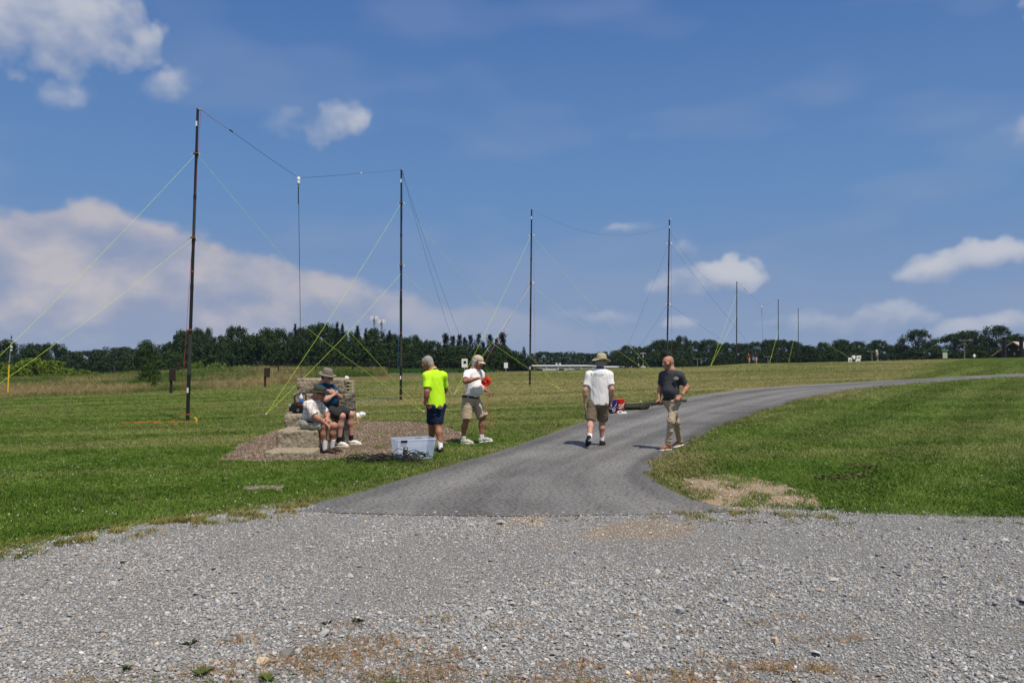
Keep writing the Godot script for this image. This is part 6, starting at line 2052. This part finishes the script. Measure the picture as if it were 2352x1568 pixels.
func tuft_mesh(s: int, blades: int, tall: float, spread: float, wide: float, lean: float) -> ArrayMesh:
	var r := RandomNumberGenerator.new()
	r.seed = s
	var arr := []
	arr.resize(Mesh.ARRAY_MAX)
	var v := PackedVector3Array()
	var nn := PackedVector3Array()
	for k in blades:
		var a := r.randf_range(0, TAU)
		var p := Vector3(cos(a), 0, sin(a)) * spread * sqrt(r.randf())
		var h := tall * r.randf_range(0.55, 1.15)
		var d := Vector3(r.randfn(0, 1), 0, r.randfn(0, 1)) * lean
		var b := r.randf_range(0, TAU)
		var w := Vector3(cos(b), 0, sin(b)) * wide * 0.5
		var m := p + d * h * 0.35 + Vector3(0, h * 0.6, 0)
		var e := p + d * h + Vector3(0, h * 0.95, 0)
		for q in [[p - w, p + w, m + w * 0.8], [p - w, m + w * 0.8, m - w * 0.8], [m - w * 0.8, m + w * 0.8, e]]:
			var n: Vector3 = (q[2] - q[0]).cross(q[1] - q[0]).normalized()
			for x in q:
				v.append(x - Vector3(0, 0.004, 0))
				nn.append(n)
	arr[Mesh.ARRAY_VERTEX] = v
	arr[Mesh.ARRAY_NORMAL] = nn
	var mm := ArrayMesh.new()
	mm.add_surface_from_arrays(Mesh.PRIMITIVE_TRIANGLES, arr)
	return mm

# distance to a polyline, for ragged edges
func edge_distance(p: Vector2, line: PackedVector2Array) -> float:
	var best := 1e9
	for i in line.size() - 1:
		var q := Geometry2D.get_closest_point_to_segment(p, line[i], line[i + 1])
		best = minf(best, p.distance_squared_to(q))
	return sqrt(best)

var gravel_far := PackedVector2Array()
func gravel_z(x: float) -> float:
	for i in GRAVEL_EDGE.size() - 1:
		if x < GRAVEL_EDGE[i + 1].x:
			var t: float = clampf((x - GRAVEL_EDGE[i].x) / (GRAVEL_EDGE[i + 1].x - GRAVEL_EDGE[i].x), 0, 1)
			return lerpf(GRAVEL_EDGE[i].y, GRAVEL_EDGE[i + 1].y, t)
	return -5.5

# the path's edges as x for a given depth, looked up
var path_l := PackedFloat32Array()
var path_r := PackedFloat32Array()
func path_table() -> void:
	for k in 240:
		var z := -8.0 - k * 0.2
		for side in 2:
			var line: Array = PATH_LEFT if side == 0 else PATH_RIGHT
			var x: float = line[0].x if z > line[0].y else line[-1].x
			for i in line.size() - 1:
				if z <= line[i].y and z > line[i + 1].y:
					x = lerpf(line[i].x, line[i + 1].x, (line[i].y - z) / (line[i].y - line[i + 1].y))
					break
			if side == 0:
				path_l.append(x)
			else:
				path_r.append(x)

func on_path(x: float, z: float) -> float:
	# how far inside the path, negative outside
	if z > -8.15 or z < -44.0:
		return -9.0
	var k := clampi(int((-8.0 - z) / 0.2), 0, 239)
	return minf(x - path_l[k], path_r[k] - x)

func build_gravel_and_grass() -> void:
	path_table()
	var r := RandomNumberGenerator.new()
	r.seed = 1234
	# loose stones of the yard
	var bufs := [PackedFloat32Array(), PackedFloat32Array(), PackedFloat32Array()]
	for i in 330000:
		var d := 3.2 + 6.2 * pow(r.randf(), 0.75)
		var x := r.randf_range(-0.74, 0.74) * (d + 0.6)
		var z := -d
		var gz := gravel_z(x)
		var over := gz - z
		if over > 0.0 and r.randf() < over * (2.2 if x > -2.2 else 1.5) + 0.12:
			continue
		if on_path(x, z) > 0.0 and over > 0.04 + 0.16 * r.randf() and r.randf() > 0.03:
			continue
		var fine := clampf(0.5 + noise_c.get_noise_2d(x * 0.5, z * 0.5) * 1.2 + (d - 6.0) * 0.16, 0.0, 1.0)
		var size := exp(r.randfn(-4.42, 0.36)) * lerpf(1.12, 0.75, fine)
		if r.randf() < 0.012:
			size *= r.randf_range(1.6, 2.6)
		var g := 0.30 * exp(r.randfn(0.0, 0.24))
		var c := Color(g * 0.985, g, g * 1.015)
		var q := r.randf()
		if q < 0.05:
			c = Color(g * 1.25, g * 1.0, g * 0.72)
		elif q < 0.065:
			c = Color(0.55, 0.53, 0.5)
		var tan_here := smoothstep(0.0, 0.5, noise_c.get_noise_2d(x * 0.8 + 9.0, z * 0.8) + 0.35 - absf(x - 0.8) * 0.35 - absf(z + 7.7) * 0.5)
		c = c.lerp(Color(g * 1.2, g * 1.0, g * 0.78), tan_here)
		var b := Basis.from_euler(Vector3(r.randfn(0, 0.24), r.randf() * TAU, r.randfn(0, 0.24))).scaled(Vector3.ONE * size)
		b = b * Basis.from_scale(Vector3(1.0, 1.0, r.randf_range(0.65, 1.25)))
		put(bufs[i % 3], b, Vector3(x, 0.006 + size * r.randf_range(0.05, 0.3), z), c)
	var yard := Node3D.new()
	yard.name = "gravel"
	add_child(yard)
	tag(yard, "loose grey gravel stones covering the yard in the foreground", "gravel", "", "stuff")
	for k in 3:
		multi("stones", chip_mesh(40 + k, [0.5, 0.66, 0.4][k]), M.stone_bits, bufs[k], yard).set_meta("kind", "stuff")
	# wood chips of the bed and stones of the bare patch
	var chips := PackedFloat32Array()
	for i in 60000:
		var x := r.randf_range(-5.6, -0.9)
		var z := r.randf_range(-20.6, -12.4)
		if not Geometry2D.is_point_in_polygon(Vector2(x, z), mulch_line):
			continue
		var g := 0.21 * exp(r.randfn(0, 0.42))
		var c := Color(g, g * 0.76, g * 0.56) if r.randf() < 0.8 else Color(g * 1.1, g, g * 0.88)
		var b := Basis.from_euler(Vector3(r.randfn(0, 0.3), r.randf() * TAU, r.randfn(0, 0.3))) * Basis.from_scale(Vector3(r.randf_range(0.02, 0.055), 0.010, r.randf_range(0.010, 0.02)))
		put(chips, b, on(x, z, 0.012 + r.randf() * 0.012), c)
	var ch := multi("wood_chips", chip_mesh(50, 0.7), M.stone_bits, chips, self)
	tag(ch, "loose brown wood chips spread round the stone steps", "wood chips", "", "stuff")
	var bits := PackedFloat32Array()
	for i in 2600:
		var x := r.randf_range(1.9, 4.0)
		var z := r.randf_range(-11.6, -8.4)
		if not Geometry2D.is_point_in_polygon(Vector2(x, z), soil_line):
			continue
		var g := 0.34 * exp(r.randfn(0, 0.3))
		var c := Color(g, g * 0.89, g * 0.72) if r.randf() < 0.65 else Color(g, g, g)
		var s := exp(r.randfn(-4.3, 0.45))
		put(bits, Basis.from_euler(Vector3(r.randfn(0, 0.3), r.randf() * TAU, 0)).scaled(Vector3.ONE * s), Vector3(x, 0.01 + s * 0.15, z), c)
	var sb := multi("loose_pebbles", chip_mesh(51, 0.6), M.stone_bits, bits, self)
	tag(sb, "scattered tan and grey pebbles on the bare soil patch", "pebbles", "", "stuff")
	# lawn
	var lawn := [PackedFloat32Array(), PackedFloat32Array(), PackedFloat32Array()]
	var flowers := PackedFloat32Array()
	for i in 330000:
		var d := pow(r.randf(), 1.45) * 58.0 + 5.6
		var x := r.randf_range(-0.72, 0.72) * (d + 1.0)
		var z := -d
		if d > mown_edge(x) + r.randf() * 0.4:
			continue
		var gz := gravel_z(x)
		var far_of := gz - z
		if far_of < 0.0:
			if far_of < -1.1 or r.randf() > 0.10 * exp(far_of * 3.0) or (x > -2.5 and x < 2.6 and far_of < -0.3):
				continue
		elif far_of < 0.45 and x < -2.2 and noise_c.get_noise_2d(x * 1.6, z * 1.6) + r.randf_range(-0.2, 0.2) > far_of * 1.2 - 0.1:
			continue
		var pin := on_path(x, z)
		if pin > -0.05 and not (pin < 0.03 and r.randf() < 0.3):
			continue
		var dry_more := 0.0
		if pin > -0.5:
			dry_more = 0.45 * (1.0 - clampf(-pin / 0.5, 0, 1))
		if x > 1.6 and x < 3.4 and d > 9.4 and d < 14.0:
			dry_more = maxf(dry_more, 0.85 * (1.0 - smoothstep(0.3, 1.4, -pin)))
		var P := Vector2(x, z)
		if x > -5.8 and x < -0.8 and d > 12.3 and d < 20.6 and Geometry2D.is_point_in_polygon(P, mulch_line):
			if noise_c.get_noise_2d(x * 0.9 + 40.0, z * 0.9) < 0.36 or r.randf() < 0.5:
				continue
		if x > 2.0 and x < 3.9 and d > 8.4 and d < 11.6 and Geometry2D.is_point_in_polygon(P, soil_line):
			if noise_c.get_noise_2d(x * 1.4, z * 1.4) < 0.05 or r.randf() < 0.3:
				continue
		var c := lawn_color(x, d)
		if dry_more > 0.0:
			c = c.lerp(Color(0.25, 0.21, 0.10), dry_more * r.randf_range(0.4, 1.2))
		if far_of < 0.7 and x < 0.0:
			c = c.lerp(Color(0.30, 0.24, 0.09), 0.85 * r.randf() * (1.0 - clampf(far_of / 0.7, 0, 1)))
		if r.randf() < 0.03 + 0.10 * smoothstep(9.0, 24.0, d):
			c = c.lerp(Color(0.30, 0.26, 0.13), 0.7)
		c *= r.randf_range(0.75, 1.28)
		# the mower laid the blades over, lane by lane
		var right_side := x > 2.2 + maxf(0.0, d - 13.0) * 0.62
		var lane := sin((x * 0.80 - d * 0.60) * 2.9) if right_side else sin((d * 0.97 - x * 0.2) * 2.6)
		var lay_dir := Vector3(0.6, 0, -0.8) if right_side else Vector3(0.98, 0, 0.2)
		var lean := (0.6 if right_side else 0.3) * clampf(lane * 3.0, -1.0, 1.0)
		var size := r.randf_range(0.75, 1.25) * (1.0 + d * 0.022)
		if dry_more > 0.3:
			size *= r.randf_range(0.9, 1.35)
		var b := Basis(lay_dir.cross(Vector3.UP).normalized(), -lean + r.randfn(0, 0.15)) * Basis(Vector3.UP, r.randf() * TAU).scaled(Vector3.ONE * size)
		put(lawn[i % 3], b, on(x, z), c)
		if d < 22.0 and r.randf() < 0.010 and noise_a.get_noise_2d(x * 6.0, z * 6.0) > -0.05:
			put(flowers, Basis.from_scale(Vector3.ONE * r.randf_range(0.009, 0.016)), on(x, z, r.randf_range(0.04, 0.06)), Color(0.6, 0.6, 0.54))
	var g := Node3D.new()
	g.name = "lawn_grass"
	add_child(g)
	tag(g, "mown lawn grass, green near by and strawy farther off", "grass", "", "stuff")
	for k in 3:
		multi("blades", tuft_mesh(60 + k, 13, 0.034, 0.065, 0.0055, 0.5), M.grass, lawn[k], g).set_meta("kind", "stuff")
	var ball_m := SphereMesh.new()
	ball_m.radius = 0.5; ball_m.height = 0.9; ball_m.radial_segments = 8; ball_m.rings = 4
	tag(multi("clover_flowers", ball_m, M.stone_bits, flowers, self), "white clover flower heads dotted over the near lawn", "flowers", "", "stuff")
	# far field: bigger, sparser tufts out to the ridge
	var farb := PackedFloat32Array()
	for i in 60000:
		var d := r.randf_range(50.0, 124.0)
		var x := r.randf_range(-0.1, 0.75) * d
		if d > mown_edge(x):
			continue
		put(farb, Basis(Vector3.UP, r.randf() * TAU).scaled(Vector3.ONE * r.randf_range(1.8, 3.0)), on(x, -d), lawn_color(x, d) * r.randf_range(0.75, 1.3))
	tag(multi("field_grass", tuft_mesh(66, 12, 0.05, 0.09, 0.01, 0.5), M.grass, farb, self), "strawy mown grass of the far field up to the ridge", "grass", "", "stuff")
	# meadow of tall grass at the left
	var tallb := [PackedFloat32Array(), PackedFloat32Array()]
	for i in 46000:
		var d := 34.0 + 48.0 * pow(r.randf(), 1.3)
		var x := -r.randf_range(0.16, 0.78) * d
		var e := mown_edge(x)
		if d < e or (x > -13.0 and d < e + 6.0):
			continue
		if x > -33.0 and d > 66.0:
			continue
		var n := noise_b.get_noise_2d(x * 0.25, d * 0.5)
		var green := clampf(0.12 + noise_a.get_noise_2d(x * 2.2, d * 3.0) * 1.4 + n * 0.8 + smoothstep(39.0, 52.0, d) * 0.6, 0, 1)
		var c := Color(0.31, 0.25, 0.12).lerp(Color(0.075, 0.135, 0.025), green) * r.randf_range(0.7, 1.3)
		var s := r.randf_range(0.45, 0.9) * (1.0 + 0.25 * n) * lerpf(0.75, 1.25, smoothstep(36.0, 50.0, d))
		put(tallb[i % 2], Basis.from_euler(Vector3(r.randfn(0, 0.12), r.randf() * TAU, r.randfn(0, 0.12))).scaled(Vector3.ONE * s), on(x, -d), c)
	var md := Node3D.new()
	md.name = "meadow_grass"
	add_child(md)
	tag(md, "tall uncut tan and green meadow grass along the left edge of the lawn", "grass", "", "stuff")
	for k in 2:
		multi("stalks", tuft_mesh(70 + k, 16, 0.5, 0.16, 0.016, 0.22), M.grass, tallb[k], md).set_meta("kind", "stuff")
	# crop field
	var crop := PackedFloat32Array()
	for i in 26000:
		var d := r.randf_range(62.0, 100.0)
		var x := r.randf_range(-34.0, -2.0)
		if d < 64.0 - 2.0 * smoothstep(-28, -10, x):
			continue
		put(crop, Basis(Vector3.UP, r.randf() * TAU).scaled(Vector3.ONE * r.randf_range(0.8, 1.3)), on(x, -d), Color(0.035, 0.10, 0.016) * r.randf_range(0.8, 1.25))
	tag(multi("crop_plants", tuft_mesh(75, 12, 0.22, 0.18, 0.05, 0.6), M.grass, crop, self), "dark green low crop on the mound before the wood", "crop", "", "stuff")
	# straw and weeds in the gravel
	var straw := [PackedFloat32Array(), PackedFloat32Array()]
	var spots := []
	for i in 90:
		var d := 3.85 + 1.25 * pow(r.randf(), 2.2)
		spots.append([r.randf_range(-0.36, 0.46) * d, d, r.randf_range(0.03, 0.13)])
	for a in [[-1.45, 4.15, 0.2], [-1.2, 4.3, 0.18], [-0.95, 4.45, 0.22], [-0.75, 4.62, 0.16], [-0.6, 4.3, 0.22], [-1.9, 3.95, 0.2], [-0.3, 4.1, 0.2], [0.1, 4.05, 0.18], [0.9, 4.1, 0.2], [1.3, 4.3, 0.12], [1.55, 4.2, 0.12], [-2.2, 3.9, 0.2], [0.6, 3.95, 0.2]]:
		for k in 4:
			spots.append([a[0] + r.randfn(0, 0.12), a[1] + r.randfn(0, 0.07), a[2]])
	for s in spots:
		for k in int(230.0 * s[2]):
			var x: float = s[0] + r.randfn(0, 0.6) * s[2]
			var d: float = s[1] + r.randfn(0, 0.35) * s[2]
			var green := r.randf() < 0.10 + (0.25 if d < 4.1 and x < 0.0 else 0.0)
			var c := (Color(0.36, 0.21, 0.10) if not green else Color(0.12, 0.15, 0.035)) * r.randf_range(0.6, 1.4)
			var flat := r.randf_range(0.7, 1.4) if not green else 0.2
			var b := Basis.from_euler(Vector3(r.randfn(0, 0.5) * flat, r.randf() * TAU, r.randfn(0, 0.9) * flat)).scaled(Vector3.ONE * r.randf_range(0.5, 1.0))
			put(straw[0], b, Vector3(x, 0.012, -d), c)
	# green bits along the lip of the path and the left verge
	for k in 4200:
		var x := r.randf_range(1.4, 3.4)
		var d := 8.3 + r.randfn(0, 0.18)
		if k > 520:
			x = r.randf_range(-6.0, -2.3)
			d = -gravel_z(x) - absf(r.randfn(0, 0.32))
		if noise_c.get_noise_2d(x * 2.2, d * 2.2) < 0.05:
			continue
		var c := (Color(0.08, 0.13, 0.025) if r.randf() < 0.35 else Color(0.31, 0.25, 0.09)) * r.randf_range(0.7, 1.3)
		put(straw[1], Basis(Vector3.UP, r.randf() * TAU).scaled(Vector3.ONE * r.randf_range(0.5, 1.1)), Vector3(x, 0.01, -d), c)
	var sn := Node3D.new()
	sn.name = "dry_straw"
	add_child(sn)
	tag(sn, "dead orange brown grass and weeds scattered over the gravel", "dry grass", "", "stuff")
	multi("dead_blades", tuft_mesh(80, 4, 0.055, 0.03, 0.003, 0.8), M.grass, straw[0], sn).set_meta("kind", "stuff")
	multi("verge_blades", tuft_mesh(81, 7, 0.06, 0.035, 0.006, 0.6), M.grass, straw[1], sn).set_meta("kind", "stuff")
	# broad leaved weeds
	var weeds := [[-1.62, 4.12, 0.11, "broad leaved weed, leftmost at the bottom edge"], [-1.25, 4.05, 0.10, "broad leaved weed right of the leftmost one at the bottom"], [-1.85, 4.55, 0.08, "small dark leaved weed at the lower left of the gravel"], [-0.98, 4.95, 0.09, "dark spiky weed, right one of the pair in the gravel"], [-1.15, 4.9, 0.07, "dark spiky weed, left one of the pair in the gravel"], [-2.05, 4.2, 0.08, "low weed in the gravel at the bottom left"], [-0.62, 3.98, 0.09, "grassy weed at the bottom left of centre"]]
	for a in weeds:
		var L := Leaves.new()
		var dark: bool = a[1] > 4.5
		for k in 9:
			var an := TAU * k / 9.0 + r.randf_range(-0.2, 0.2)
			var dir := Vector3(cos(an), r.randf_range(0.2, 0.7), sin(an)).normalized()
			var len: float = a[2] * r.randf_range(0.35, 0.75)
			var nor := Vector3(-dir.x * dir.y, 1.0 - dir.y * dir.y, -dir.z * dir.y).normalized()
			L.leaf(dir * len * 0.55 + Vector3(0, 0.005, 0), nor, dir, len, len * (0.22 if dark else 0.5), (Color(0.035, 0.05, 0.02) if dark else Color(0.075, 0.10, 0.03)) * r.randf_range(0.8, 1.25))
		var o := part("weed", L.mesh(), M.grass, self)
		o.position = Vector3(a[0], 0.012, -a[1])
		tag(o, a[3], "weed", "weeds in the gravel")
